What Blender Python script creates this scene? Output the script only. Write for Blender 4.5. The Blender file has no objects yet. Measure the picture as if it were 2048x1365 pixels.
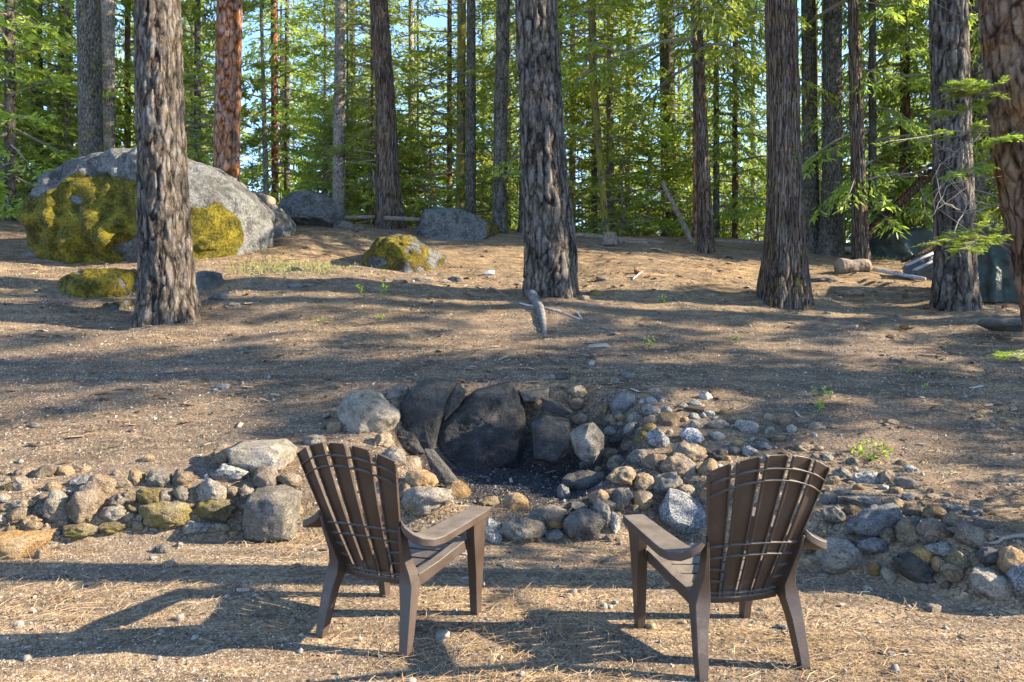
import bpy, bmesh, math, random
import numpy as np
from mathutils import Vector, Matrix
C = bpy.context.scene.collection
R = math.radians
# ------------------------------------------------------------------ camera, sky, sun, exposure
F, CH, HY = 1502.0, 1.455, 639.0            # focal length in photo pixels, eye height, horizon row
cam = bpy.data.cameras.new('camera'); co = bpy.data.objects.new('camera', cam); C.objects.link(co)
cam.sensor_width = 36; cam.lens = 36*F/2048; cam.shift_y = -(682.5-HY)/2048
cam.clip_start = .05; cam.clip_end = 2000
co.location = (0, 0, CH); co.rotation_euler = (R(90), 0, 0)
bpy.context.scene.camera = co
w = bpy.data.worlds.new('World'); bpy.context.scene.world = w; w.use_nodes = True
wn = w.node_tree.nodes; bg = wn['Background']
sky = wn.new('ShaderNodeTexSky'); sky.sky_type = 'NISHITA'; sky.sun_disc = False
SUN_EL, SUN_AZ = 26.0, 92.5                 # the sun stands square to the right of the view (+x)
sky.sun_elevation = R(SUN_EL); sky.sun_rotation = R(SUN_AZ)
sky.altitude = 1500; sky.air_density = .7; sky.dust_density = .0; sky.ozone_density = 3.0
w.node_tree.links.new(sky.outputs[0], bg.inputs[0]); bg.inputs[1].default_value = .15
sl = bpy.data.lights.new('sun', 'SUN'); sl.energy = 3.9; sl.angle = R(.5); sl.color = (1, .89, .70)
so = bpy.data.objects.new('sun', sl); C.objects.link(so)
so.rotation_euler = (R(90-SUN_EL), 0, R(180-SUN_AZ))
vs = bpy.context.scene.view_settings
vs.view_transform = 'Standard'; vs.look = 'None'; vs.gamma = 1; vs.exposure = 2.55
cy = bpy.context.scene.cycles
cy.max_bounces = 8; cy.diffuse_bounces = 5; cy.glossy_bounces = 1; cy.transmission_bounces = 5; cy.transparent_max_bounces = 4
rng = np.random.default_rng(7); random.seed(7)
# ------------------------------------------------------------------ noise
def _h(ix, iy, iz, s):
    n = (ix*374761393 + iy*668265263 + iz*2147483647 + s*974634777) & 0xffffffff
    n = ((n ^ (n >> 13))*1274126177) & 0xffffffff
    n = ((n ^ (n >> 16))*2246822519) & 0xffffffff
    return ((n ^ (n >> 15)) & 0xffffff)/float(0xffffff)
def vn(p, s=0):
    p = np.asarray(p, float); i = np.floor(p).astype(np.int64); f = p-i; f = f*f*(3-2*f)
    r = 0
    for a in (0, 1):
        for b in (0, 1):
            for c in (0, 1):
                wt = (f[:, 0] if a else 1-f[:, 0])*(f[:, 1] if b else 1-f[:, 1])*(f[:, 2] if c else 1-f[:, 2])
                r = r+wt*_h(i[:, 0]+a, i[:, 1]+b, i[:, 2]+c, s)
    return r*2-1
def fbm(p, s=0, o=4):
    p = np.asarray(p, float); r = 0; a = 1; t = 0
    for k in range(o):
        r = r+a*vn(p*2**k+17.3*k, s+k); t += a; a *= .5
    return r/t
def vor2(u, v, per, s=0):                   # F1, F2 of a cell pattern, periodic in u
    iu = np.floor(u).astype(np.int64); iv = np.floor(v).astype(np.int64)
    d1 = np.full(u.shape, 9.); d2 = np.full(u.shape, 9.)
    for a in (-1, 0, 1):
        for b in (-1, 0, 1):
            cu = iu+a; cv = iv+b; k = cu % per
            pu = cu+.15+.7*_h(k, cv, k*0, s); pv = cv+.1+.8*_h(k, cv, k*0, s+9)
            d = np.hypot(pu-u, pv-v)
            d2 = np.where(d < d1, d1, np.minimum(d2, d)); d1 = np.minimum(d1, d)
    return d1, d2
def ss(x): x = np.clip(x, 0, 1); return x*x*(3-2*x)
# ------------------------------------------------------------------ terrain height
PY = [2.5, 4.8, 5.6, 7.0, 8.2, 9.3, 10.5, 12, 14, 16, 17.6, 19, 22, 30]
PL_ = [.25, .33, .38, .78, 1.10, 1.41, 1.86, 2.36, 2.95, 3.45, 3.80, 3.92, 3.95, 3.9]
PC_ = [.25, .30, .36, .82, 1.17, 1.45, 1.78, 2.18, 2.70, 3.15, 3.48, 3.62, 3.60, 3.5]
PR_ = [.25, .32, .40, .72, 1.02, 1.30, 1.62, 2.02, 2.50, 2.90, 3.20, 3.34, 3.34, 3.3]
WX = [-5, -3.2, -1.8, -1.0, .2, .7, 1.15, 1.75, 2.45, 3.4, 6]
WY = [4.5, 4.62, 5.02, 5.05, 4.86, 4.88, 5.02, 4.32, 3.68, 3.2, 2.9]
def gz(x, y):
    x = np.asarray(x, float); y = np.asarray(y, float); x, y = np.broadcast_arrays(x, y)
    pl, pc, pr = np.interp(y, PY, PL_), np.interp(y, PY, PC_), np.interp(y, PY, PR_)
    tl = ss((-x+.5)/5.); tr = ss((x-.5)/5.5)
    P = pc+(pl-pc)*tl+(pr-pc)*tr
    W = np.interp(x, WX, WY); rw = np.interp(x, [-2, -1, 0, 1, 2, 3], [.34, .34, .4, .62, .55, .45])
    P = P*ss((y-W+.05)/rw)
    q = np.stack([x*.45, y*.45, x*0], -1).reshape(-1, 3)
    q2 = np.stack([x*2.1, y*2.1, x*0+3], -1).reshape(-1, 3)
    far = ss((y-6.5)/5)
    P = P+(fbm(q, 5, 2).reshape(x.shape)*.16*far*ss((40-y)/20)) + fbm(q2, 8, 3).reshape(x.shape)*(.012+.03*far)*ss((y-3.8)/3+.25)
    P = P+fbm(np.stack([x*5.5, y*5.5, x*0+9], -1).reshape(-1, 3), 12, 3).reshape(x.shape)*.017*ss((y-5.2)/1.5)
    for mx_, my_, mr_ in ((-4.15, 9.0, .55), (.53, 10.2, .6), (4.0, 10.8, .65), (6.2, 10.3, .6)): P = P+.09*np.exp(-((x-mx_)**2+(y-my_)**2)/mr_**2)
    m = ss(1.35-np.hypot((x+.0)/np.interp(y, [5.6, 6.5], [.80, 1.12]), (y-6.02)/1.10)**2)       # the fire pit hollow
    m = m*ss((7.12-y)/.2)
    P = P*(1-m)+m*(.12+.02*np.sin(x*9)*np.cos(y*7))
    return P
_T = np.concatenate([np.arange(2, 12, .01), np.arange(12, 40, .05)])
def hit(px, py):
    x = (px-1024)/F*_T; z = CH+(HY-py)/F*_T
    k = np.nonzero(gz(x, _T) >= z)[0]
    i = k[0] if len(k) else len(_T)-1
    return x[i], _T[i], float(gz(x[i], _T[i]))
# ------------------------------------------------------------------ object helpers
def mesh(name, V, Fc, mats, parent=None, smooth=True, attr=None, midx=None, loc=None):
    me = bpy.data.meshes.new(name); V = np.asarray(V, np.float32)
    if isinstance(Fc, np.ndarray):
        n, k = Fc.shape
        me.vertices.add(len(V)); me.vertices.foreach_set('co', V.ravel())
        me.loops.add(n*k); me.loops.foreach_set('vertex_index', Fc.astype(np.int32).ravel())
        me.polygons.add(n); me.polygons.foreach_set('loop_start', np.arange(0, n*k, k, dtype=np.int32))
        me.update(calc_edges=True)
    else:
        me.from_pydata([tuple(map(float, v)) for v in V], [], Fc); me.update()
    if midx is not None: me.polygons.foreach_set('material_index', np.asarray(midx, np.int32))
    me.polygons.foreach_set('use_smooth', [smooth]*len(me.polygons))
    for m in (mats if isinstance(mats, (list, tuple)) else [mats]): me.materials.append(m)
    for an, av in (attr or {}).items():
        a = me.attributes.new(an, 'FLOAT', 'POINT'); a.data.foreach_set('value', np.asarray(av, np.float32))
    o = bpy.data.objects.new(name, me); C.objects.link(o)
    if parent: o.parent = parent
    if loc is not None: o.location = loc
    return o
def empty(name, loc, rz=0):
    o = bpy.data.objects.new(name, None); C.objects.link(o); o.location = loc; o.rotation_euler = (0, 0, rz)
    o.empty_display_size = .1; return o
def tag(o, label=None, cat=None, group=None, kind=None):
    for k, v in (('label', label), ('category', cat), ('group', group), ('kind', kind)):
        if v: o[k] = v
    return o
def tube(pts, rad, n=7, cap=True):
    P = np.asarray(pts, float); rad = np.broadcast_to(np.asarray(rad, float), (len(P),))
    T = np.gradient(P, axis=0); T /= np.linalg.norm(T, axis=1)[:, None]+1e-9
    up = np.array([0, 0, 1.]) if abs(T[0][2]) < .9 else np.array([1., 0, 0])
    V = []
    for p, t, r in zip(P, T, rad):
        a = np.cross(t, up); a /= np.linalg.norm(a)+1e-9; b = np.cross(a, t)
        th = np.arange(n)*2*np.pi/n
        V.append(p+r*(np.cos(th)[:, None]*a+np.sin(th)[:, None]*b))
    V = np.concatenate(V); Fq = []
    for i in range(len(P)-1):
        for j in range(n):
            k = (j+1) % n; Fq.append((i*n+j, i*n+k, (i+1)*n+k, (i+1)*n+j))
    if cap: Fq += [tuple(range(n))[::-1], tuple(range((len(P)-1)*n, len(P)*n))]
    return V, Fq
def join(parts):
    V = []; Fc = []; o = 0
    for v, f in parts:
        V.append(np.asarray(v, float)); Fc += [tuple(i+o for i in t) for t in f]; o += len(v)
    return np.concatenate(V), Fc
# ------------------------------------------------------------------ materials
class NT:
    def __init__(s, name, rough=.9, spec=.2):
        s.m = bpy.data.materials.new(name); s.m.use_nodes = True; s.t = s.m.node_tree; s.b = s.t.nodes['Principled BSDF']
        s.b.inputs['Roughness'].default_value = rough; s.b.inputs['Specular IOR Level'].default_value = spec
    def n(s, typ, ins=None, **kw):
        x = s.t.nodes.new('ShaderNode'+typ)
        for k, v in kw.items(): setattr(x, k, v)
        for k, v in (ins or {}).items():
            if isinstance(v, bpy.types.NodeSocket): s.t.links.new(v, x.inputs[k])
            else: x.inputs[k].default_value = v
        return x
    def co(s, kind='Object'): return s.n('TexCoord').outputs[kind]
    def map(s, v, scale): return s.n('Mapping', {'Vector': v, 'Scale': scale}).outputs[0]
    def noise(s, v, sc, d=4, r=.55): return s.n('TexNoise', {'Vector': v, 'Scale': sc, 'Detail': d, 'Roughness': r}).outputs[0]
    def vor(s, v, sc, out='Distance', **kw): return s.n('TexVoronoi', {'Vector': v, 'Scale': sc}, **kw).outputs[out]
    def ramp(s, f, stops):
        x = s.n('ValToRGB', {'Fac': f}); e = x.color_ramp.elements
        while len(e) < len(stops): e.new(.5)
        for k, (p, c) in enumerate(stops): e[k].position = p; e[k].color = (*c, 1) if len(c) == 3 else c
        return x.outputs[0]
    def rng(s, f, a, b, c=0., d=1.):
        return s.n('MapRange', {'Value': f, 'From Min': a, 'From Max': b, 'To Min': c, 'To Max': d}).outputs[0]
    def mix(s, f, a, b, mode='MIX'):
        x = s.n('Mix', data_type='RGBA', blend_type=mode)
        for i, v in ((0, f), (6, a), (7, b)):
            if isinstance(v, bpy.types.NodeSocket): s.t.links.new(v, x.inputs[i])
            else: x.inputs[i].default_value = (*v, 1) if isinstance(v, tuple) and len(v) == 3 else v
        return x.outputs[2]
    def math(s, op, a, b=0.):
        x = s.n('Math', operation=op)
        for i, v in ((0, a), (1, b)):
            if isinstance(v, bpy.types.NodeSocket): s.t.links.new(v, x.inputs[i])
            else: x.inputs[i].default_value = v
        return x.outputs[0]
    def col(s, c): s.t.links.new(c, s.b.inputs['Base Color'])
    def bump(s, h, dist, st=1.):
        s.t.links.new(s.n('Bump', {'Height': h, 'Distance': dist, 'Strength': st}).outputs[0], s.b.inputs['Normal'])
    def attr(s, name): return s.n('Attribute', attribute_name=name).outputs['Fac']
    def rnd(s): return s.n('ObjectInfo').outputs['Random']

def plain(name, c, rough=.6, var=.3, sc=20, bump=.002, spec=.3):
    k = NT(name, rough, spec); v = k.co()
    n = k.noise(v, sc, 5); c = np.array(c)
    k.col(k.ramp(n, [(.3, tuple(c*(1-var))), (.7, tuple(np.minimum(c*(1+var), 1)))])); k.bump(n, bump); return k.m
def m_ground():
    k = NT('forest_duff', .95, .1); v = k.co()
    near = k.n('SeparateXYZ', {'Vector': v}).outputs['Y']
    big = k.noise(v, .55, 5, .6); mid = k.noise(v, 3.2, 5, .65); fine = k.noise(v, 34, 4, .7)
    cells = k.vor(v, 95, 'Color'); cv = k.n('SeparateColor', {'Color': cells}).outputs[0]
    cells2 = k.n('SeparateColor', {'Color': k.vor(v, 42, 'Color')}).outputs[1]
    grit = k.ramp(cv, [(0., (.030, .025, .022)), (.30, (.13, .095, .07)), (.62, (.27, .20, .135)), (.86, (.42, .34, .25)), (1., (.62, .57, .5))])
    grit2 = k.ramp(cells2, [(0., (.06, .045, .035)), (.5, (.22, .155, .10)), (1., (.40, .30, .19))])
    g = k.mix(.45, grit, grit2)
    # combed straw streaks of needles, two directions
    s1 = k.noise(k.map(v, (5, 60, 5)), 1, 3, .7)
    rv = k.n('VectorRotate', {'Vector': v, 'Angle': 1.0}, rotation_type='Z_AXIS').outputs[0]
    s2 = k.noise(k.map(rv, (6, 75, 6)), 1, 3, .7)
    st = k.math('MAXIMUM', s1, s2)
    straw = k.ramp(st, [(.40, (.06, .042, .03)), (.55, (.25, .175, .105)), (.70, (.56, .44, .28))])
    lo = k.rng(mid, .42, .62)
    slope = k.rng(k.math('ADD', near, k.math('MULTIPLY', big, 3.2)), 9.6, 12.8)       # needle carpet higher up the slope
    patch = k.math('MULTIPLY', lo, .55)
    m = k.math('MAXIMUM', k.math('MULTIPLY', slope, k.rng(mid, .25, .5, .5, 1.)), patch)
    c = k.mix(m, g, straw)
    sx = k.n('SeparateXYZ', {'Vector': v}); dpx = k.math('MULTIPLY', k.math('SUBTRACT', sx.outputs['X'], .12), .95); dpy = k.math('MULTIPLY', k.math('SUBTRACT', near, 6.05), .95)
    pd_ = k.math('SQRT', k.math('ADD', k.math('MULTIPLY', dpx, dpx), k.math('MULTIPLY', dpy, dpy)))
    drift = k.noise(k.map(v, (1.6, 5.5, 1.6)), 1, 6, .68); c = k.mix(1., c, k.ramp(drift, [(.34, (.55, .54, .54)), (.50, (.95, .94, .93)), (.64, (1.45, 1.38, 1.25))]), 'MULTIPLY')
    soot = k.rng(k.math('ADD', pd_, k.math('MULTIPLY', mid, .3)), .92, 1.14, 1., 0.)
    grey = k.mix(k.math('MULTIPLY', k.rng(big, .42, .62), .5), c, k.mix(.55, c, (.15, .135, .13)))
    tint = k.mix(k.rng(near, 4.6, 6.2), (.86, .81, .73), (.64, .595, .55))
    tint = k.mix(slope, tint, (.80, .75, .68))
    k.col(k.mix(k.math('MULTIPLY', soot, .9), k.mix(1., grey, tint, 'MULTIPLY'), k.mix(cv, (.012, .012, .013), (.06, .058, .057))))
    h = k.math('ADD', k.math('MULTIPLY', cv, .35), k.math('ADD', fine, k.math('MULTIPLY', st, .6)))
    k.bump(h, .014, .9); return k.m
STONE = {'t': [(.13, .085, .05), (.34, .25, .15), (.52, .42, .29)], 'g': [(.08, .07, .057), (.28, .245, .195), (.45, .41, .35)],
         'w': [(.085, .08, .072), (.26, .25, .225), (.50, .48, .43)], 'o': [(.14, .085, .045), (.36, .235, .11), (.52, .40, .25)],
         'b': [(.07, .05, .04), (.25, .185, .125), (.34, .27, .19)], 'd': [(.032, .03, .028), (.125, .115, .10), (.22, .205, .185)],
         'k': [(.018, .017, .017), (.075, .071, .066), (.20, .185, .17)], 'm': [(.06, .05, .03), (.20, .16, .08), (.40, .33, .18)],
         'u': [(.055, .055, .056), (.20, .198, .195), (.37, .37, .37)], 's': [(.06, .062, .066), (.20, .205, .21), (.50, .50, .49)]}
def m_stone(key):
    c = STONE[key]; k = NT('stone_'+{'t': 'tan', 'g': 'grey', 'w': 'pale', 'o': 'ochre', 'b': 'brown', 'd': 'dark', 'k': 'sooty', 'm': 'mossy', 'u': 'blue_grey', 's': 'speckled'}[key], .88, .25)
    v0 = k.co(); r = k.rnd(); v = k.n('VectorMath', {0: v0, 1: k.n('CombineXYZ', {'X': k.math('MULTIPLY', r, 40), 'Y': k.math('MULTIPLY', r, 13)}).outputs[0]}, operation='ADD').outputs[0]
    big = k.noise(v, 9, 5, .65); fin = k.noise(v, 70, 4, .7); gr = k.n('SeparateColor', {'Color': k.vor(v, 170 if key != 's' else 120, 'Color')}).outputs[0]
    f = k.math('ADD', k.math('MULTIPLY', big, .55), k.math('ADD', k.math('MULTIPLY', fin, .3), k.math('MULTIPLY', gr, .30 if key in 'sw' else .12)))
    a = k.ramp(f, [(.34, c[0]), (.52, c[1]), (.72, c[2])])
    hv = k.n('HueSaturation', {'Color': a, 'Value': k.rng(r, 0, 1, .75, 1.3), 'Saturation': k.rng(k.noise(v, 3, 2), .3, .7, .7, 1.25)}).outputs[0]
    lich = k.rng(k.noise(v, 22, 6, .75), .56, .62)
    if key in 'gtwbu': hv = k.mix(k.math('MULTIPLY', lich, .45), hv, (.44, .43, .37)); hv = k.mix(k.math('MULTIPLY', k.rng(k.noise(v, 13, 5, .72), .55, .63), .6), hv, (.055, .045, .035))
    if key in 'mgb':
        ms = k.rng(k.noise(v, 7, 6, .7), .62 if key != 'm' else .52, .68 if key != 'm' else .61)
        hv = k.mix(k.math('MULTIPLY', ms, .85), hv, (.25, .20, .035))
    k.col(k.mix(1., hv, (.98, .93, .87), 'MULTIPLY'))
    if key in 'tgbwum':
        dkp = k.rng(k.noise(v, 13, 5, .7), .56, .64); hv2 = hv
    k.bump(k.math('ADD', k.math('MULTIPLY', big, 1.2), k.math('ADD', k.math('MULTIPLY', fin, .9), k.math('MULTIPLY', gr, .2))), .045, 1.)
    return k.m
def m_boulder(name, moss=.5, rust=False, up=0.):
    k = NT(name, .9, .2); v = k.co()
    big = k.noise(v, 2.2, 6, .65); fin = k.noise(v, 26, 5, .75); vf = k.noise(v, 90, 3, .7)
    rock = k.ramp(k.math('ADD', k.math('MULTIPLY', big, .35), k.math('MULTIPLY', fin, .65)), [(.36, (.07, .07, .072)), (.47, (.24, .235, .225)), (.56, (.38, .37, .34)), (.68, (.60, .58, .54))])
    dk = k.rng(k.noise(v, 4.5, 7, .8), .51, .60)
    rock = k.mix(k.math('MULTIPLY', dk, .75), rock, (.06, .055, .05))
    rock = k.mix(k.math('MULTIPLY', k.rng(k.noise(v, 1.7, 7, .75), .48, .60), .65), rock, (.085, .078, .065))
    n = k.noise(v, 1.5, 7, .62)
    at = k.attr('moss'); mm = k.rng(k.math('ADD', k.math('ADD', k.math('MULTIPLY', n, .35), k.math('MULTIPLY', fin, .35)), at), .80, .90)
    mossc = k.ramp(k.math('ADD', k.math('MULTIPLY', fin, .6), k.math('MULTIPLY', k.noise(v, 5, 3), .4)), [(.34, (.028, .024, .006)), (.46, (.105, .09, .010)), (.58, (.33, .26, .02)), (.7, (.56, .43, .04))])
    if rust: mossc = k.mix(k.math('MULTIPLY', k.rng(k.noise(v, 3, 3), .45, .65), .6), mossc, (.20, .12, .04))
    k.col(k.mix(1., k.mix(mm, rock, mossc), (.72, .71, .69), 'MULTIPLY'))
    h = k.math('ADD', k.math('ADD', fin, k.math('MULTIPLY', vf, .4)), k.math('MULTIPLY', mm, .8))
    k.bump(h, .085, 1.); return k.m
BARK = {'pine': [(.022, .017, .013), (.125, .10, .078), (.30, .25, .205)], 'orange': [(.06, .024, .014), (.26, .115, .058), (.42, .235, .145)],
        'cedar': [(.035, .022, .015), (.155, .105, .072), (.33, .25, .185)], 'fir': [(.035, .03, .024), (.125, .11, .085), (.26, .235, .19)],
        'brown': [(.045, .022, .013), (.24, .135, .072), (.42, .27, .16)], 'pale': [(.10, .08, .06), (.30, .25, .20), (.48, .42, .36)]}
def m_bark(kind, moss=0., nm=None):
    c = BARK[kind]; k = NT('bark_'+(nm or kind), .93, .12); v = k.co(); a = k.attr('bark')
    wn_ = k.n('TexNoise', {'Vector': v, 'Scale': 7., 'Detail': 4.}).outputs[1]
    vw = k.n('VectorMath', {0: v, 1: k.n('VectorMath', {0: wn_, 1: (.07, .07, .16) if kind != 'cedar' else (.03, .03, .2)}, operation='MULTIPLY').outputs[0]}, operation='ADD').outputs[0]
    S1 = {'cedar': (34, 34, 1.5), 'fir': (30, 30, 8), 'pale': (26, 26, 9), 'pine': (11, 11, 2.2), 'orange': (10, 10, 4), 'brown': (22, 22, 5)}[kind]
    S2 = {'cedar': (85, 85, 7), 'fir': (90, 90, 40), 'pale': (80, 80, 40)}.get(kind, (62, 62, 24))
    e1 = k.vor(k.map(vw, S1), 1, 'Distance', feature='DISTANCE_TO_EDGE'); plate = k.rng(e1, .015, .20)
    m2 = k.map(vw, S2); e2 = k.vor(m2, 1, 'Distance', feature='DISTANCE_TO_EDGE'); flake = k.rng(e2, 0., .12)
    cr = k.n('SeparateColor', {'Color': k.vor(m2, 1, 'Color')}).outputs[0]
    n = k.noise(k.map(v, (30, 30, 14) if kind != 'cedar' else (60, 60, 4)), 1, 5, .7); n2 = k.noise(v, 110, 5, .85); n3 = k.noise(v, 2.3, 4, .6)
    f = k.math('ADD', k.math('MULTIPLY', plate, .20), k.math('ADD', k.math('MULTIPLY', a, .22), k.math('ADD', k.math('MULTIPLY', cr, .10), k.math('ADD', k.math('MULTIPLY', n, .30), k.math('MULTIPLY', n2, .30)))))
    col = k.ramp(f, [(.40, c[0]), (.60, c[1]), (.82, c[2])])
    col = k.n('HueSaturation', {'Color': col, 'Value': k.rng(n3, .3, .7, .72, 1.2), 'Saturation': k.rng(k.noise(v, 5, 3), .3, .7, .6, 1.3)}).outputs[0]
    if moss > 0:
        mk = k.rng(k.noise(k.map(v, (9, 9, 3.5)), 1, 6, .72), .70-moss*.25, .76-moss*.25)
        col = k.mix(k.math('MULTIPLY', mk, .9), col, k.ramp(n2, [(.35, (.10, .09, .015)), (.65, (.42, .36, .05))]))
    k.col(k.mix(1., col, (.84, .82, .80), 'MULTIPLY'))
    k.bump(k.math('ADD', k.math('MULTIPLY', plate, 1.1), k.math('ADD', k.math('MULTIPLY', flake, .28), k.math('ADD', k.math('MULTIPLY', n, .5), k.math('MULTIPLY', n2, .7)))), .03 if kind in ('pine', 'brown', 'cedar') else .015, 1.); return k.m
def m_leaf(name, a, b, tr=.35):
    k = NT(name, .55, .25); r = k.rnd(); lf = k.attr('leaf')
    c = k.mix(lf, a, b)
    c = k.n('HueSaturation', {'Color': c, 'Hue': k.rng(r, 0, 1, .485, .512), 'Value': k.rng(r, 0, 1, .8, 1.2)}).outputs[0]
    k.col(c); t = k.n('BsdfTranslucent', {'Color': c}); mx = k.n('MixShader', {0: tr, 1: k.b.outputs[0], 2: t.outputs[0]})
    k.t.links.new(mx.outputs[0], k.t.nodes['Material Output'].inputs[0]); return k.m
MG = m_ground(); MS = {q: m_stone(q) for q in STONE}
LEAF = {'fir': m_leaf('fir_needles', (.19, .26, .04), (.43, .48, .065), .5), 'pine': m_leaf('pine_needles', (.18, .235, .035), (.39, .45, .065), .5),
        'cedar': m_leaf('cedar_sprays', (.14, .20, .03), (.34, .40, .05), .5), 'bright': m_leaf('bright_leaves', (.14, .22, .02), (.34, .42, .05), .45),
        'far': m_leaf('far_needles', (.18, .25, .06), (.38, .45, .10), .5)}
M_TWIG = plain('grey_twig', (.20, .165, .13), .9, .3, 30)
M_DEADW = plain('weathered_wood', (.36, .33, .30), .85, .35, 25, .004)
M_LOG = plain('log_bark', (.17, .125, .09), .95, .5, 18, .02)
# ------------------------------------------------------------------ ground
xs = np.unique(np.round(np.concatenate([np.arange(-4, 4.01, .05), np.arange(-14, 14, .12), np.arange(-60, 60, 1.), np.arange(-500, 501, 25.)]), 3))
ys = np.unique(np.round(np.concatenate([np.arange(2.2, 8, .05), np.arange(8, 22, .12), np.arange(-20, 70, 1.), np.arange(-100, 901, 25.)]), 3))
xs = xs[np.concatenate([[True], np.diff(xs) > .019])]; ys = ys[np.concatenate([[True], np.diff(ys) > .019])]
X, Y = np.meshgrid(xs, ys); Z = gz(X, Y)
nx, ny = len(xs), len(ys); I = np.arange(nx*ny).reshape(ny, nx)
Q = np.stack([I[:-1, :-1], I[:-1, 1:], I[1:, 1:], I[1:, :-1]], -1).reshape(-1, 4)
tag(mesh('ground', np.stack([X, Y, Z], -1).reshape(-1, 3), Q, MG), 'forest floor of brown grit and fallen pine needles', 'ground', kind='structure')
# ------------------------------------------------------------------ the two resin chairs
def m_resin():
    k = NT('brown_resin', .46, .45); v = k.co()
    a = k.noise(v, 6, 5, .6); b = k.noise(k.map(v, (60, 60, 300)), 1, 2)
    k.col(k.ramp(k.math('ADD', k.math('MULTIPLY', a, .8), k.math('MULTIPLY', b, .2)), [(.3, (.030, .018, .011)), (.6, (.046, .028, .018)), (.72, (.10, .072, .052))]))
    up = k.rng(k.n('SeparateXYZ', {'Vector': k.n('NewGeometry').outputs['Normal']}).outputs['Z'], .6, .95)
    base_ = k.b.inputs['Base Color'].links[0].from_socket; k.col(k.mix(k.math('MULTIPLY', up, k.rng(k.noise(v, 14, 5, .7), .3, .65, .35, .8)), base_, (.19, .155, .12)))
    k.t.links.new(k.rng(a, .3, .7, .38, .62), k.b.inputs['Roughness']); k.bump(k.math('ADD', b, k.noise(v, 260, 2)), .0012, .6); return k.m
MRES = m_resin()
def sweep(secs, closed=False):              # secs: list of equal loops of 3-D points -> a capped skin
    V = []; Fc = []; n = len(secs[0])
    for s in secs: V += [tuple(p) for p in s]
    for i in range(len(secs)-1):
        for j in range(n):
            k = (j+1) % n; Fc.append((i*n+j, i*n+k, (i+1)*n+k, (i+1)*n+j))
    Fc += [tuple(range(n))[::-1], tuple(range((len(secs)-1)*n, len(secs)*n))]
    return V, Fc
def sharp(o, ang=35, bev=.0025):
    bm = bmesh.new(); bm.from_mesh(o.data); bmesh.ops.recalc_face_normals(bm, faces=bm.faces)
    for f in bm.faces: f.smooth = True
    for e in bm.edges:
        if len(e.link_faces) == 2 and e.calc_face_angle(0) > R(ang): e.smooth = False
    bm.to_mesh(o.data); bm.free()
    if bev:
        m = o.modifiers.new('bevel', 'BEVEL'); m.width = bev; m.segments = 2; m.limit_method = 'ANGLE'; m.angle_limit = R(ang)
    return o
def rect(c, a, b, wa, wb):
    c, a, b = (np.array(q, float) for q in (c, a, b)); a /= np.linalg.norm(a); b /= np.linalg.norm(b)
    return [c-a*wa/2-b*wb/2, c+a*wa/2-b*wb/2, c+a*wa/2+b*wb/2, c-a*wa/2+b*wb/2]
NB = np.array([0, -.924, -.383]); LU = np.array([0, -.383, .924])
def S(u, v):
    hw = .165+.117*v
    return np.array([u*hw, -.187-.257*v+.035*u*u*(.6+.4*v)-.02*math.sin(math.pi*min(max(v, 0), 1))*.5, .31+.62*v])
def vtop(u): return 1-.115*u*u
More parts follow.
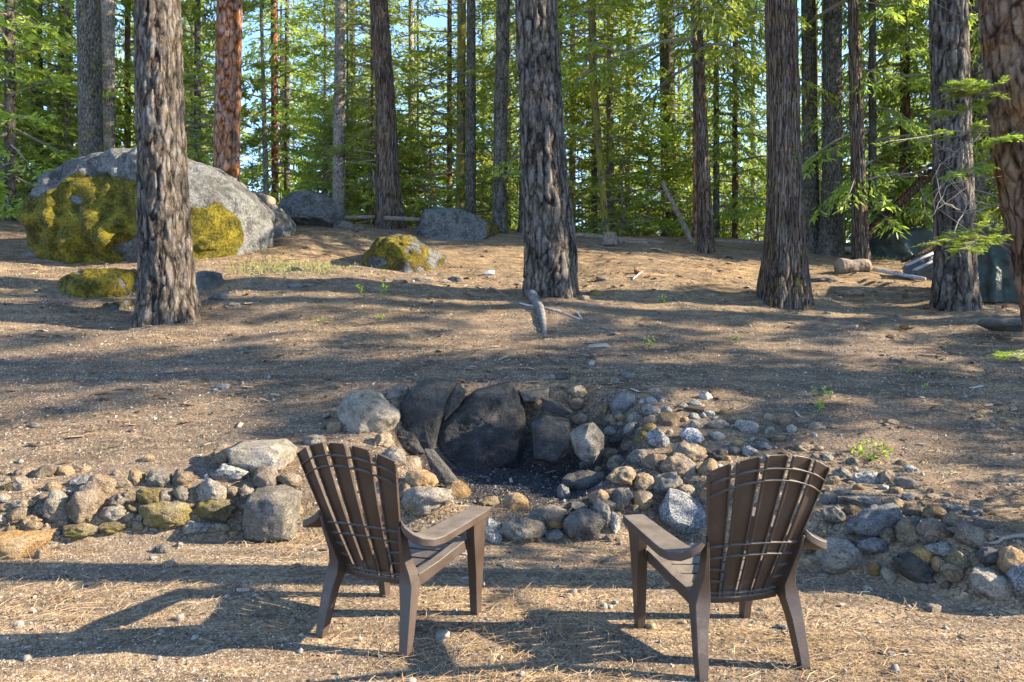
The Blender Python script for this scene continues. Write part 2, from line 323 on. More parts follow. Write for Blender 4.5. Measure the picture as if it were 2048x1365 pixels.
def make_chair():
    root = empty('garden_chair', (0, 0, 0))
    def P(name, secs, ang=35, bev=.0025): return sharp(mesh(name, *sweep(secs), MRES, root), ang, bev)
    sw = (2-4*.085)/5
    for k in range(5):
        u0 = -1+k*(sw+.085); u1 = u0+sw; secs = []
        for i in range(15):
            t = i/14; lo = []
            for u, d in ((u0, 0), ((u0+u1)/2, 0), (u1, 0), (u1, .014), (u1-.028, .014), (u1-.028, .004), (u0+.028, .004), (u0+.028, .014), (u0, .014)):
                v = t*vtop(u)-.02*(1-t); lo.append(S(u, v)+NB*d)
            secs.append(lo)
        P('back_slat', secs, 40, .0012)
    def rib(f, u0=-1, u1=1, n=14, dep=.0140, th=.007):
        secs = []
        for i in range(n+1):
            u = u0+(u1-u0)*i/n; p = S(u, f(u)); secs.append(rect(p+NB*(dep/2+.001), NB, LU, dep, th))
        P('back_rib', secs, 40, .001)
    for f in (lambda u: vtop(u)-.085, lambda u: vtop(u)-.165, lambda u: .385-.03*u*u, lambda u: .30-.03*u*u, lambda u: .005):
        rib(f)
    for v in (.19, .10):
        for a, b in ((-1, -.66), (.66, 1)): rib(lambda u: v, a, b, 4, .0140)
    P('lower_rail', [rect(S(u, -.045)+NB*.002, NB, LU, .03, .03) for u in np.linspace(-1.08, 1.08, 9)])
    ns = 7
    for k in range(ns):                     # seat slats, stepped and slightly dished
        y1 = .275-k*.066; y0 = y1-.052
        def zs(y): return .385-.095*ss((.27-y)/.46)-(.03 if y > .262 else 0)
        secs = []
        for x in np.linspace(-1, 1, 9):
            hw = .185+.055*(y1+.19)/.46; dz = -.012*(1-x*x)
            secs.append([(x*hw, y0, zs(y0)+dz-.012), (x*hw, y1, zs(y1)+dz-.012), (x*hw, y1, zs(y1)+dz+.004), (x*hw, y0, zs(y0)+dz)])
        P('seat_slat', secs)
    P('seat_brace', [rect((x, .26, .345), (0, 1, 0), (0, 0, 1), .012, .05) for x in (-.24, 0, .24)])
    for s in (-1, 1):
        P('seat_rail', [rect((s*.262, .235, .375), (1, 0, 0), (0, 0, 1), .046, .055), rect((s*.248, .12, .355), (1, 0, 0), (0, 0, 1), .046, .05),
                        rect((s*.226, -.03, .318), (1, 0, 0), (0, 0, 1), .048, .05), rect((s*.205, -.17, .292), (1, 0, 0), (0, 0, 1), .055, .06)])
        P('rear_leg', [rect((s*.231, -.275, 0), (1, 0, 0), (0, 1, 0), .040, .040), rect((s*.227, -.255, .08), (1, 0, 0), (0, 1, 0), .047, .05),
                       rect((s*.217, -.226, .20), (1, 0, 0), (0, 1, 0), .055, .058), rect((s*.205, -.200, .285), (1, 0, 0), (0, 1, 0), .068, .070),
                       rect((s*.196, -.196, .335), (1, 0, 0), (0, 1, 0), .052, .07), rect((s*.198, -.222, .40), (1, 0, 0), (0, 1, 0), .026, .06),
                       rect((s*.210, -.262, .50), (1, 0, 0), (0, 1, 0), .016, .05), rect((s*.216, -.285, .56), (1, 0, 0), (0, 1, 0), .012, .03)], 50)
        f = P('front_leg', [rect((s*.274, .275, 0), (1, 0, 0), (0, 1, 0), .038, .046), rect((s*.277, .268, .1), (1, 0, 0), (0, 1, 0), .042, .056),
                        rect((s*.283, .258, .22), (1, 0, 0), (0, 1, 0), .046, .074), rect((s*.290, .246, .33), (1, 0, 0), (0, 1, 0), .046, .096),
                        rect((s*.297, .236, .40), (1, 0, 0), (0, 1, 0), .044, .112), rect((s*.306, .226, .505), (1, 0, 0), (0, 1, 0), .048, .14)], 50)
        br = sharp(mesh('bracket', *sweep([rect((s*.285, .21, .375), (0, 1, 0), (0, 0, 1), .075, .05), rect((s*.262, .215, .365), (0, 1, 0), (0, 0, 1), .07, .045)]), MRES, f))
        secs = []
        arm = [((.296, .302, .507), .095, (1, 0)), ((.299, .28, .507), .108, (1, 0)), ((.304, .15, .505), .112, (1, 0)), ((.305, .02, .500), .118, (1, 0)), ((.306, -.10, .496), .126, (1, 0)),
               ((.306, -.17, .495), .132, (1, -.06)), ((.300, -.222, .498), .132, (1, -.3)), ((.284, -.255, .506), .112, (.85, -.6)), ((.262, -.272, .522), .085, (.7, -.75)), ((.236, -.283, .545), .05, (.55, -.85)), ((.220, -.290, .57), .02, (.5, -.87))]
        for (c, wd, (ax, ay)) in arm:
            c = (s*c[0], c[1], c[2]); secs.append(rect(c, (s*ax, ay, 0), (0, 0, 1), wd, .036))
        P('armrest', secs, 40, .004)
    return root
def copy_tree(o, parent=None):
    c = o.copy(); C.objects.link(c); c.parent = parent
    for ch in list(o.children): copy_tree(ch, c)
    return c
ch1 = make_chair(); ch1.location = (-.547, 3.594, 0); ch1.rotation_euler = (0, 0, -.461)
tag(ch1, 'brown plastic fan-back garden chair turned slightly to the right, the left of the two', 'garden chair', 'garden chairs facing the fire pit')
ch2 = copy_tree(ch1); ch2.location = (.932, 3.35, 0); ch2.rotation_euler = (0, 0, .220)
ch2['label'] = 'brown plastic fan-back garden chair turned slightly to the left, the right of the two'
# ------------------------------------------------------------------ stones
def ico(n):
    bm = bmesh.new(); bmesh.ops.create_icosphere(bm, subdivisions=n, radius=1)
    V = np.array([v.co[:] for v in bm.verts]); Fc = np.array([[v.index for v in f.verts] for f in bm.faces]); bm.free(); return V, Fc
ICO = {n: ico(n) for n in (2, 3, 4, 5, 6)}
def rock_verts(sx, sy, sz, seed, cuts=8, rough=.10, sub=3, flat=.77):
    V, Fc = ICO[sub]; r = np.random.default_rng(seed); P = V.copy()
    P = P*(1+.20*fbm(V*1.1+seed*3.1, seed, 2))[:, None]
    for _ in range(cuts):
        n = r.normal(size=3); n /= np.linalg.norm(n); e = P@n; d = e.max()*r.uniform(flat-.06, flat+.13)
        e = e-d; P = P-np.outer(np.where(e > 0, e*.96, 0), n)
    P = P*(1+rough*fbm(V*3.3+seed*1.7, seed+3, 4))[:, None]
    P = P*(1+.07*fbm(V*9+seed, seed+5, 3))[:, None]
    P = P-(P.max(0)+P.min(0))/2; P = P/P.max(0)
    return P*np.array([sx, sy, sz]), Fc
COLW = {'t': 'tan', 'g': 'grey', 'w': 'whitish', 'o': 'ochre', 'b': 'brown', 'd': 'dark grey', 'k': 'soot-black', 'm': 'moss-spotted', 'u': 'blue-grey', 's': 'salt-and-pepper speckled'}
stones = []                                  # records for the labels
def stone(px, py, pw, ph, ang=0, col='g', cuts=None, label=None, region=None, lift=.12, dep=None, cat=None, name=None, dd=None, group=None):
    x, y, z = hit(px, py) if dd is None else ((px-1024)/F*dd, dd, CH+(HY-py)/F*dd)
    k = y/F; sx, sz = pw*k/2*1.14, ph*k/2*1.2; seed = int(px*7+py*13) % 9973
    sy = dep or .85*math.sqrt(sx*sz); rd = random.Random(seed)
    cuts = cuts if cuts is not None else {'o': 6, 't': 9, 'b': 9, 'm': 11, 'g': 14, 'w': 16, 'd': 16, 'k': 16, 'u': 14, 's': 12}[col]+rd.choice([-1, 0, 0, 2])
    big = max(pw, ph) > 60; fine_ = max(pw, ph) > 32
    V, Fc = rock_verts(sx, sy, sz, seed, cuts, .14 if cuts < 9 else .26, 4 if fine_ else 3)
    a = R(ang); Rm = np.array([[math.cos(a), 0, math.sin(a)], [0, 1, 0], [-math.sin(a), 0, math.cos(a)]])
    V = V@Rm.T
    o = mesh(name or ('boulder' if big else 'stone'), V, Fc, MS[col], loc=(x, y-sy*lift, z+sz*lift*.8))
    o.rotation_euler = (R(rd.uniform(-9, 4)), 0, 0)
    stones.append(dict(o=o, px=px, py=py, w=pw, h=ph, col=col, cuts=cuts, label=label, region=region, cat=cat or ('boulder' if big else 'stone'), group=group))
    return o
def poly_rock(name, pts, d, thick, mat, seed=1, pw=.55, rough=.06, sub=5, cuts=(), lean=0., attr=None, parent=None, fine=.012, back=0., facets=14, skirt=False, fc=0.):
    """a solid rock whose front view is the outline pts (photo pixels) when it stands at depth d"""
    if skirt: d = hit(np.mean([p[0] for p in pts]), max(p[1] for p in pts)-4)[1]+thick*.95; back = 0
    dA = d-(.5*thick if skirt else 0); A = np.array([((p[0]-1024)/F*dA, CH+(HY-p[1])/F*dA) for p in pts]); c = A.mean(0); Bp = A-c
    th = np.arctan2(Bp[:, 1], Bp[:, 0]); V, Fc = ICO[sub]
    tt = np.arctan2(V[:, 2], V[:, 0]); rad = np.zeros(len(V)); n = len(pts)
    u = np.stack([np.cos(tt), np.sin(tt)], 1)
    for i in range(n):
        p, q = Bp[i], Bp[(i+1) % n]; e = q-p; den = u[:, 0]*e[1]-u[:, 1]*e[0]
        den = np.where(np.abs(den) < 1e-9, 1e-9, den)
        t = (p[0]*e[1]-p[1]*e[0])/den; s_ = (p[0]*u[:, 1]-p[1]*u[:, 0])/den
        ok = (t > 0) & (s_ >= -1e-6) & (s_ <= 1+1e-6); rad = np.where(ok, np.maximum(rad, t), rad)
    rho = np.hypot(V[:, 0], V[:, 2])**pw
    W_ = np.stack([rho*rad*u[:, 0], np.sign(V[:, 1])*np.abs(V[:, 1])**pw*thick, rho*rad*u[:, 1]], 1)
    sz = np.abs(Bp).max()
    if skirt:
        hz_ = np.sqrt(np.clip(1-V[:, 2]**2, 1e-3, 1)); dx_, dy_ = V[:, 0]/hz_, V[:, 1]/hz_; bl = ss((.2-V[:, 2])/.45)
        xr = np.where(dx_ > 0, Bp[:, 0].max(), -Bp[:, 0].min()); W_[:, 1] += bl*(np.sign(dy_)*np.abs(dy_)**.8*thick*1.08-W_[:, 1])
        W_[:, 0] += bl*(dx_*xr-W_[:, 0]); W_[:, 2] -= .35*ss((-.3-V[:, 2])/.5)
    rr_ = np.random.default_rng(seed+70)
    for _ in range(facets):
        nn = rr_.normal(size=3); nn[1] = -abs(nn[1])*.9; nn /= np.linalg.norm(nn); e = W_@nn; e = e-e.max()*rr_.uniform(.80-fc, .955-max(fc, 0)*.3); W_ = W_-np.outer(np.where(e > 0, e*.95, 0), nn)
    W_ = W_+V*(fbm(W_/sz*1.6+seed, seed, 4)*rough*sz*1.4)[:, None]+V*(fbm(W_/sz*7+seed, seed+5, 4)*fine*sz*2)[:, None]
    for ax_, q_ in ((0, 0), (2, 1))[:1 if skirt else 2]:
        W_[:, ax_] = Bp[:, q_].min()+(W_[:, ax_]-W_[:, ax_].min())/(np.ptp(W_[:, ax_]))*np.ptp(Bp[:, q_])
    for (nx_, ny_, nz_, dd) in cuts:
        nn = np.array([nx_, ny_, nz_], float); nn /= np.linalg.norm(nn); e = W_@nn-dd*sz; W_ = W_-np.outer(np.where(e > 0, e*.94, 0), nn)
    W_[:, 1] += -np.tan(lean)*(-W_[:, 2])
    if skirt: cr_ = np.abs(fbm(W_/sz*1.9+seed*1.3, seed+21, 3)); W_ = W_-V*(ss(1-cr_/.07)*.028*sz)[:, None]
    if not skirt and sub >= 5: cr_ = np.abs(fbm(W_/sz*2.3+seed*1.3, seed+21, 3)); W_ = W_-V*(ss(1-cr_/.05)*.014*sz)[:, None]
    at = None
    if attr:
        ma = attr(W_/sz)+fbm(W_/sz*4.6+seed, seed+9, 6)*.95; at = {'moss': ma}; W_ = W_+V*(ss((ma-.35)/.25)*(.018+.022*fbm(W_*9, seed+11, 3)))[:, None]
    o = mesh(name, W_, Fc, mat, parent, attr=at, loc=(c[0], d+back, c[1])); return o
def slab(name, pts, d, thick, mat, seed=1, lean=0., rough=.02, cham=.10, cut=9):
    """a flat angular slab: the outline pts at depth d, real thickness, chamfered edges and a broken surface"""
    A = np.array([((p[0]-1024)/F*d, CH+(HY-p[1])/F*d) for p in pts]); c = A.mean(0); Bp = A-c; g_ = np.random.default_rng(seed)
    sz = np.abs(Bp).max(); bm = bmesh.new(); n = len(pts); rings = []
    for y_, s_ in ((-thick, 1-cham*1.6), (-thick*.62, 1.), (thick*.6, 1.02), (thick, .9)):
        j_ = g_.uniform(-.3, .3, n)*thick*.5; rings.append([bm.verts.new((p[0]*s_, y_+j, p[1]*s_)) for p, j in zip(Bp, j_)])
    for a, b in zip(rings[:-1], rings[1:]):
        for i in range(n): bm.faces.new((a[i], a[(i+1) % n], b[(i+1) % n], b[i]))
    for q, sgn in ((rings[0], -1), (rings[-1], 1)):
        cv_ = bm.verts.new((g_.normal()*.05*sz, sgn*thick*1.15, g_.normal()*.05*sz))
        for i in range(n): bm.faces.new((q[i], q[(i+1) % n], cv_))
    bmesh.ops.triangulate(bm, faces=bm.faces); bmesh.ops.recalc_face_normals(bm, faces=bm.faces)
    for _ in range(4 if sz > .25 else 3): bmesh.ops.subdivide_edges(bm, edges=bm.edges, cuts=1, use_grid_fill=True)
    bm.normal_update(); W_ = np.array([v.co[:] for v in bm.verts]); N_ = np.array([v.normal[:] for v in bm.verts])
    r1 = fbm(W_/sz*2.2+seed, seed, 4); r2 = 1-np.abs(fbm(W_/sz*4+seed, seed+3, 4))*2; r3 = fbm(W_/sz*14, seed+6, 3)
    W_ = W_+N_*((r1*1.2+r2*.5+r3*.4)*rough*sz)[:, None]; W_[:, 1] += np.tan(lean)*W_[:, 2]
    Fc = [[v.index for v in f.verts] for f in bm.faces] if not bm.verts.index_update() else 0; bm.free()
    return mesh(name, W_, Fc, mat, loc=(c[0], d, c[1]))
def rec(o, px, py, label, cat, group=None):
    tag(o, label, cat, group); return o
# landmark rocks of the fire pit
o = slab('boulder', [(953, 785), (1022, 766), (1039, 795), (1049, 843), (1046, 908), (1032, 925), (988, 945), (909, 942), (868, 905), (875, 857), (902, 826)], 6.86, .15, MS['k'], 3, lean=.16, rough=.035)
tag(o, 'large soot-black slab standing upright at the back of the fire pit', 'boulder')
o = slab('boulder', [(854, 758), (912, 768), (893, 798), (881, 843), (868, 903), (845, 907), (800, 880), (806, 812), (822, 780)], 6.75, .14, MS['d'], 5, lean=.18, rough=.035)
tag(o, 'dark grey slab leaning between the pale block and the sooty slab', 'boulder')
o = slab('stone', [(915, 768), (932, 785), (918, 812), (888, 842), (883, 820), (893, 790)], 6.80, .09, MS['d'], 8, lean=.1)
tag(o, 'thin dark wedge stone stuck in the gap left of the sooty slab', 'stone')
o = poly_rock('boulder', [(675, 812), (700, 785), (735, 779), (762, 790), (797, 815), (800, 840), (788, 862), (745, 872), (700, 876), (680, 860), (672, 835)], 6.3, .22, MS['g'], 11, .6, .10, cuts=((.3, -.6, .8, .55), (-.5, -.8, .1, .62)), fine=.03)
tag(o, 'big pale grey lichen-covered block left of the dark fire pit slabs', 'boulder')
o = slab('stone', [(1034, 783), (1097, 776), (1096, 790), (1068, 801), (1044, 800)], 6.98, .16, MS['d'], 13, lean=0)
tag(o, 'flat dark ledge stone jutting right from the top of the sooty slab', 'stone')
o = slab('stone', [(1083, 795), (1105, 799), (1145, 824), (1125, 832), (1090, 818)], 6.6, .08, MS['k'], 14, lean=0)
tag(o, 'slanting black sliver of stone under the flat dark ledge', 'stone')
o = slab('boulder', [(1064, 848), (1094, 832), (1138, 843), (1142, 891), (1110, 926), (1070, 915)], 6.45, .15, MS['k'], 15, lean=.12, rough=.04)
tag(o, 'blackened block at the right side of the fire pit hollow', 'boulder')
o = poly_rock('boulder', [(1140, 868), (1158, 852), (1190, 846), (1208, 870), (1207, 905), (1192, 930), (1168, 928), (1150, 905)], 6.12, .14, MS['g'], 17, .7, .04, fine=.004)
tag(o, 'smooth rounded grey-brown boulder standing on end right of the fire pit', 'boulder')
o = slab('stone', [(848, 901), (866, 903), (918, 962), (902, 972), (868, 955)], 6.0, .04, MS['d'], 18, lean=.3)
tag(o, 'narrow dark grey splinter of rock leaning into the fire pit ash', 'stone')
o = poly_rock('boulder', [(1342, 982), (1358, 986), (1403, 1006), (1419, 1025), (1418, 1052), (1395, 1068), (1354, 1068), (1322, 1045), (1318, 1026), (1330, 1005)], 5.1, .16, MS['s'], 21, .62, .05, cuts=((.35, -.75, .6, .40),))
tag(o, 'large salt-and-pepper granite boulder beside the back of the right chair', 'boulder')
o = slab('boulder', [(505, 985), (560, 978), (594, 992), (590, 1070), (545, 1078), (500, 1072), (497, 1030)], 5.02, .15, MS['g'], 22, lean=0, rough=.05)
tag(o, 'rough square grey block at the wall end just left of the left chair', 'boulder')
o = slab('boulder', [(470, 890), (555, 886), (580, 905), (575, 930), (530, 946), (492, 940), (478, 915)], 5.55, .24, MS['g'], 23, lean=0, rough=.03)
tag(o, 'broad flat-topped grey slab lying on the wall above left chair', 'boulder')
o = poly_rock('boulder', [(-14, 1068), (20, 1058), (66, 1062), (104, 1062), (88, 1092), (52, 1118), (12, 1126), (-16, 1115)], 4.72, .19, MS['o'], 24, .55, .05)
tag(o, 'big ochre boulder with a pointed edge at the left end of the wall', 'boulder')
L = """
451 918 48 40 0 t; 465 953 64 32 12 w; 427 988 58 44 0 g; 322 963 48 38 15 g; 366 963 40 34 0 b; 276 964 34 38 -20 t; 208 975 46 38 10 b; 161 970 42 26 -25 u; 175 1018 66 70 0 b
120 1027 46 62 0 g; 49 977 30 36 10 t; 107 978 30 20 0 t; 130 948 36 22 0 t; 164 942 36 16 0 t; 11 948 24 10 0 t; 49 1013 40 16 0 t; 36 1038 46 26 -20 t; 66 1046 40 20 0 t; 68 1058 32 20 -15 t
85 1114 28 24 -20 t; 335 1034 90 46 0 m; 437 1027 70 40 5 m; 300 997 46 28 0 m; 330 997 28 24 0 g; 364 996 28 30 0 g; 466 988 30 20 0 t; 497 991 34 26 20 b; 533 966 46 44 0 b; 228 1032 48 24 0 g; 164 1068 62 24 0 m
224 1060 52 20 0 m; 400 1060 62 24 0 w; 328 1103 38 20 0 g; 360 1093 16 12 0 g; 340 1133 28 16 0 t; 305 1120 10 12 0 w; 296 920 26 14 -20 t; 71 852 20 8 0 g; 240 1010 34 26 0 g; 262 1000 30 26 0 t; 10 1000 22 18 0 g
797 788 44 30 -30 g; 1160 840 30 22 0 t; 1073 817 20 20 0 t; 1155 788 34 24 10 t; 1153 810 28 22 10 t; 1147 762 12 17 0 t; 1097 757 26 12 0 g; 1121 757 26 16 0 d; 1212 822 14 20 0 o; 967 763 20 12 0 d
669 860 27 26 0 t; 669 776 34 17 0 t; 630 884 42 20 0 g; 768 888 38 34 0 t; 820 892 66 34 38 d; 788 922 48 40 10 g; 818 938 50 36 -15 t; 842 970 58 42 20 o; 806 995 38 36 0 b; 856 1008 94 48 -4 g; 915 993 47 46 0 o
975 1010 42 20 -15 t; 1032 1018 48 46 0 o; 1093 1033 76 34 -4 g; 1046 1066 84 44 8 g; 983 1070 44 48 0 w; 1110 1056 34 18 0 o; 1108 1077 32 22 0 u; 1168 1058 78 58 0 d; 1206 1040 32 62 -20 g; 1228 1052 24 40 -10 w
1216 1079 18 14 0 g; 877 1066 36 26 0 w; 916 1062 34 30 0 b; 1168 975 82 48 0 d; 1128 992 24 34 -30 u; 1157 1018 40 20 0 d; 1198 1003 38 34 0 o; 1213 1017 36 24 0 g; 1242 1006 42 40 0 g; 1234 932 40 30 0 g
1222 914 30 26 0 t; 1242 961 54 36 -8 t; 1244 812 56 38 -50 u; 1230 764 18 14 0 w; 1256 752 24 15 0 u; 1271 840 32 24 10 g; 1301 824 34 24 0 g; 1335 845 44 36 0 o; 1315 886 42 42 0 s; 1262 864 28 26 0 g
1283 879 28 24 0 m; 1256 896 28 20 0 b; 1234 886 34 18 0 d; 1275 920 36 34 20 g; 1310 933 50 38 -10 b; 1355 940 66 46 15 b; 1380 913 66 40 8 t; 1415 945 32 40 35 t; 1430 915 44 22 -10 d; 1285 970 38 32 0 t
1332 976 66 42 -10 g; 1374 986 38 22 15 t; 1283 1006 38 36 0 t; 1412 1000 22 32 0 o; 1381 878 44 32 5 s; 1432 877 34 18 5 w; 1493 860 46 26 10 w; 1434 852 42 18 0 g; 1390 853 28 16 0 g; 1390 835 24 14 0 w
1417 830 22 13 0 w; 1449 827 20 15 0 o; 1538 836 22 15 0 t; 1470 843 30 14 0 t; 1505 846 24 12 0 t; 1410 796 26 20 30 w; 1390 808 28 13 10 w; 1364 813 20 12 0 g; 1307 786 30 15 0 g; 1320 799 20 13 0 u; 1525 896 34 17 0 u
1497 908 32 22 0 s; 1468 905 26 17 0 d; 1556 879 26 14 0 t; 1581 862 18 17 20 w; 1605 897 38 16 5 t; 1665 856 18 10 0 t; 1655 919 19 14 20 w; 1704 927 22 18 0 g; 1681 952 34 24 10 g; 1729 961 50 28 0 w
1768 963 38 30 -20 b; 1814 973 50 24 28 g; 1790 985 26 16 0 t; 1766 978 20 12 0 w; 1804 929 26 13 0 t; 1819 942 28 16 25 w; 1716 978 22 13 0 o; 1687 988 38 15 8 g; 1664 966 24 20 0 t; 1724 1008 92 24 8 g; 1786 1012 34 24 0 t
1655 1005 34 30 0 g; 1663 1034 48 34 0 g; 1703 1024 30 18 0 o; 1738 1049 108 52 -14 u; 1816 1027 44 28 -10 b; 1864 1034 44 32 0 t; 1905 1023 50 20 0 u; 1950 1030 34 19 0 u; 1901 1049 38 36 0 t; 1813 1073 46 45 0 t
1858 1073 50 48 0 b; 1934 1078 60 44 15 b; 1963 1054 38 22 10 g; 1775 1076 30 32 0 b; 1829 1046 22 20 0 g; 1675 1120 88 66 0 g; 1743 1100 56 30 0 u; 1694 1089 22 11 0 o; 1609 1095 38 30 -20 g; 1841 1122 44 32 5 o
1878 1105 52 24 0 w; 1876 1133 28 26 0 o; 1824 1144 90 40 38 d; 1914 1126 36 42 0 m; 1900 1154 40 36 30 t; 1748 1143 25 25 -20 o; 1775 1157 28 32 -20 g; 1978 1119 54 34 0 d; 2017 1132 48 48 20 o; 1968 1180 74 58 15 g
2048 1182 58 78 0 s; 1736 1181 22 14 20 w; 1866 1221 29 18 0 t; 1645 1155 22 11 0 g; 445 776 28 14 0 w; 430 782 12 9 0 w; 315 781 20 7 0 t; 812 673 30 9 0 t; 1785 848 25 13 8 t; 1083 762 12 8 0 t; 75 853 26 9 0 g
1365 1247 16 9 0 t; 1030 748 16 8 0 g; 1560 1255 18 11 0 w; 1300 1255 22 13 0 t; 1230 1207 14 9 0 w; 510 1195 13 11 0 w; 64 1285 26 15 0 t; 38 1250 22 12 0 w; 1135 1195 18 10 0 t; 620 1205 14 8 0 t; 1118 1262 14 12 0 t
590 575 30 12 0 u; 612 573 34 10 0 g; 800 566 30 10 0 b; 845 562 40 12 0 g; 890 565 26 10 0 g; 910 562 26 14 0 u; 596 540 22 10 0 g; 1205 560 24 12 0 g; 1190 590 26 16 0 m; 1168 600 24 14 0 t; 70 515 28 15 0 u; 655 452 44 16 0 g; 690 457 46 22 0 g
715 462 26 18 0 b; 620 447 40 20 0 g; 780 440 34 12 0 t; 1640 563 64 16 0 g; 1900 590 30 14 0 w; 440 597 44 14 0 u; 465 610 28 8 0 g; 426 618 12 7 0 t; 438 631 18 6 0 g; 1795 635 16 14 0 u; 1655 628 14 8 0 g; 1895 617 24 12 0 d"""
used = []
for q in L.replace('\n', ';').split(';'):
    q = q.split()
    if len(q) == 6: stone(*map(float, q[:5]), q[5], lift=.30 if float(q[1]) > 850 else .1); used.append((float(q[0]), float(q[1]), float(q[2])))
# more of the small cobbles that fill the bank and the wall, as the photo shows them
def fill(n, x0, x1, ylo, yhi, w0, w1, cols):
    k = 0; tries = 0
    while k < n and tries < 3000:
        tries += 1; px = random.uniform(x0, x1); t = (px-x0)/(x1-x0)
        py = random.uniform(ylo[0]+(ylo[1]-ylo[0])*t, yhi[0]+(yhi[1]-yhi[0])*t); wd = random.uniform(w0, w1)
        if any(abs(px-a) < (c+wd)*.40 and abs(py-b) < (c+wd)*.30 for a, b, c in used): continue
        used.append((px, py, wd)); stone(px, py, wd, wd*random.uniform(.5, .85), random.uniform(-25, 25), random.choice(cols), lift=.2); k += 1
fill(44, 1215, 1640, (790, 850), (900, 990), 13, 27, 'tggwtwsob')
fill(14, 1620, 1990, (950, 1000), (1040, 1090), 14, 28, 'tgbtu')
fill(34, 0, 600, (945, 950), (1066, 1066), 17, 46, 'tgbtgbm'); fill(16, 0, 600, (940, 945), (1080, 1070), 12, 20, 'tgb')
fill(9, 1150, 1330, (860, 980), (1040, 1050), 16, 30, 'tgob')
fill(8, 640, 900, (870, 990), (900, 1040), 16, 28, 'tgo')
fill(8, 1640, 1960, (1070, 1130), (1150, 1200), 12, 24, 'tob')
# a label for each stone, by size, colour, shape and place; what is left alike is told apart by its neighbour or its order
LM = [(958, 850, 'the soot-black pit slab'), (735, 830, 'the big pale block'), (1175, 890, 'the boulder standing on end'), (1370, 1030, 'the granite boulder'), (545, 1030, 'the rough square block'),
      (525, 915, 'the flat-topped slab'), (45, 1093, 'the pointed ochre boulder'), (1745, 910, 'the leafy seedling'), (1032, 1018, 'the bright ochre cobble'), (1740, 1049, 'the long banded boulder'),
      (1675, 1120, 'the round grey-brown boulder'), (1824, 1144, 'the tilted dark slab'), (1100, 590, 'the foot of the central pine'), (340, 640, 'the foot of the near left pine'), (800, 500, 'the low mossy boulder'),
      (700, 1000, 'the left chair'), (1540, 1050, 'the right chair'), (335, 1034, 'the yellow-mossed wall stone'), (175, 1018, 'the big brown wall stone'), (1244, 812, 'the bluish tilted stone'), (1968, 1180, 'the big rock at lower right'),
      (1335, 845, 'the ochre and grey bank stone'), (1575, 600, 'the foot of the big cedar'), (1910, 610, 'the foot of the right pine'), (1060, 980, 'the ash bed'), (915, 993, 'the round ochre cobble'), (856, 1008, 'the long rough pit-rim rock')]
FIX = {(175, 1018): 'big brown rounded stone in the left wall, beside an upright grey cobble', (120, 1027): 'upright grey oval cobble near the left end of the wall', (335, 1034): 'wide yellow-mossed stone low in the left wall',
       (1032, 1018): 'bright ochre block-shaped cobble on the front rim of the fire pit', (915, 993): 'round ochre cobble on the rim behind the left chair armrest', (856, 1008): 'long rough grey-green rock on the pit rim behind the left chair',
       (1738, 1049): 'long banded blue-grey boulder right of the right chair', (1675, 1120): 'big round grey-brown boulder at the foot of the right wall', (1824, 1144): 'tilted dark slab leaning at the foot of the right wall',
       (1244, 812): 'bluish oblong stone tilted upward at the top of the cobble bank', (1335, 845): 'half ochre, half grey stone high in the cobble bank', (1968, 1180): 'big grey rock lying at the lower right end of the wall',
       (2048, 1182): 'speckled granite boulder cut by the right edge of the picture', (1168, 1058): 'dark fractured boulder in the front rim between the two chairs', (1093, 1033): 'flat oval grey stone right of the bright ochre cobble',
       (1046, 1066): 'wide grey rock under the bright ochre cobble', (842, 970): 'ochre stone with a cracked face beside the left chair backrest', (1724, 1008): 'long thin grey slab capping the right wall',
       (1168, 975): 'wide dark rock half buried at the right of the ash bed', (1315, 886): 'black and white speckled stone in the middle of the cobble bank', (1813, 1073): 'round pale cobble in the right wall, left of its brown twin',
       (1858, 1073): 'round brown cobble in the right wall, right of its pale twin', (2017, 1132): 'ochre and dark rounded stone near the right picture edge', (1841, 1122): 'bright orange-ochre cobble in the right wall',
       (451, 918): 'faceted tan stone sitting left of the flat-topped slab', (120, 1027): 'upright grey oval cobble near the left end of the wall'}
def region(px, py):
    if py < 700: return 'on the upper slope'
    if py > 1185: return 'on the front gravel'
    if px < 620: return 'in the left wall' if 930 < py < 1085 else 'on the ground by the left wall'
    if px < 1140: return 'around the fire pit' if py > 800 else 'above the fire pit'
    if px < 1640: return 'in the cobble bank' if py < 1000 else 'in the pit rim'
    return 'in the right wall' if py > 995 else 'above the right wall'
def base(s):
    sz = s['w']; szw = 'tiny' if sz < 16 else 'small' if sz < 26 else 'fist-sized' if sz < 42 else 'broad' if sz < 62 else 'large'
    rt = s['h']/s['w']; sh = 'upright' if rt > 1.15 else 'flat' if rt < .5 else 'oblong' if rt < .72 else 'rounded' if s['cuts'] < 10 else 'angular'
    return f"{szw} {COLW[s['col']]} {sh} stone"
def short(t):
    for drop in ('the', 'on', 'of', 'in', 'from', 'at'):
        while len(t.split()) > 16 and drop in t.split():
            w_ = t.split(); w_.reverse(); w_.remove(drop); w_.reverse(); t = ' '.join(w_)
    return t
ORD = ['leftmost', 'second from left', 'third from left', 'fourth from left', 'fifth from left', 'sixth from left', 'seventh from left', 'eighth from left']
G = {}
for s in stones:
    fx = FIX.get((int(s['px']), int(s['py'])))
    if fx: s['label'] = fx; continue
    best = sorted(LM, key=lambda l: math.hypot(l[0]-s['px'], (l[1]-s['py'])*1.3))[0]
    dx, dy = s['px']-best[0], s['py']-best[1]
    rel = ('right of' if dx > 0 else 'left of') if abs(dx) > abs(dy) else ('in front of' if dy > 0 else 'behind')
    s['label'] = f"{base(s)} {region(s['px'], s['py'])} {rel} {best[2]}"
    G.setdefault(s['label'], []).append(s)
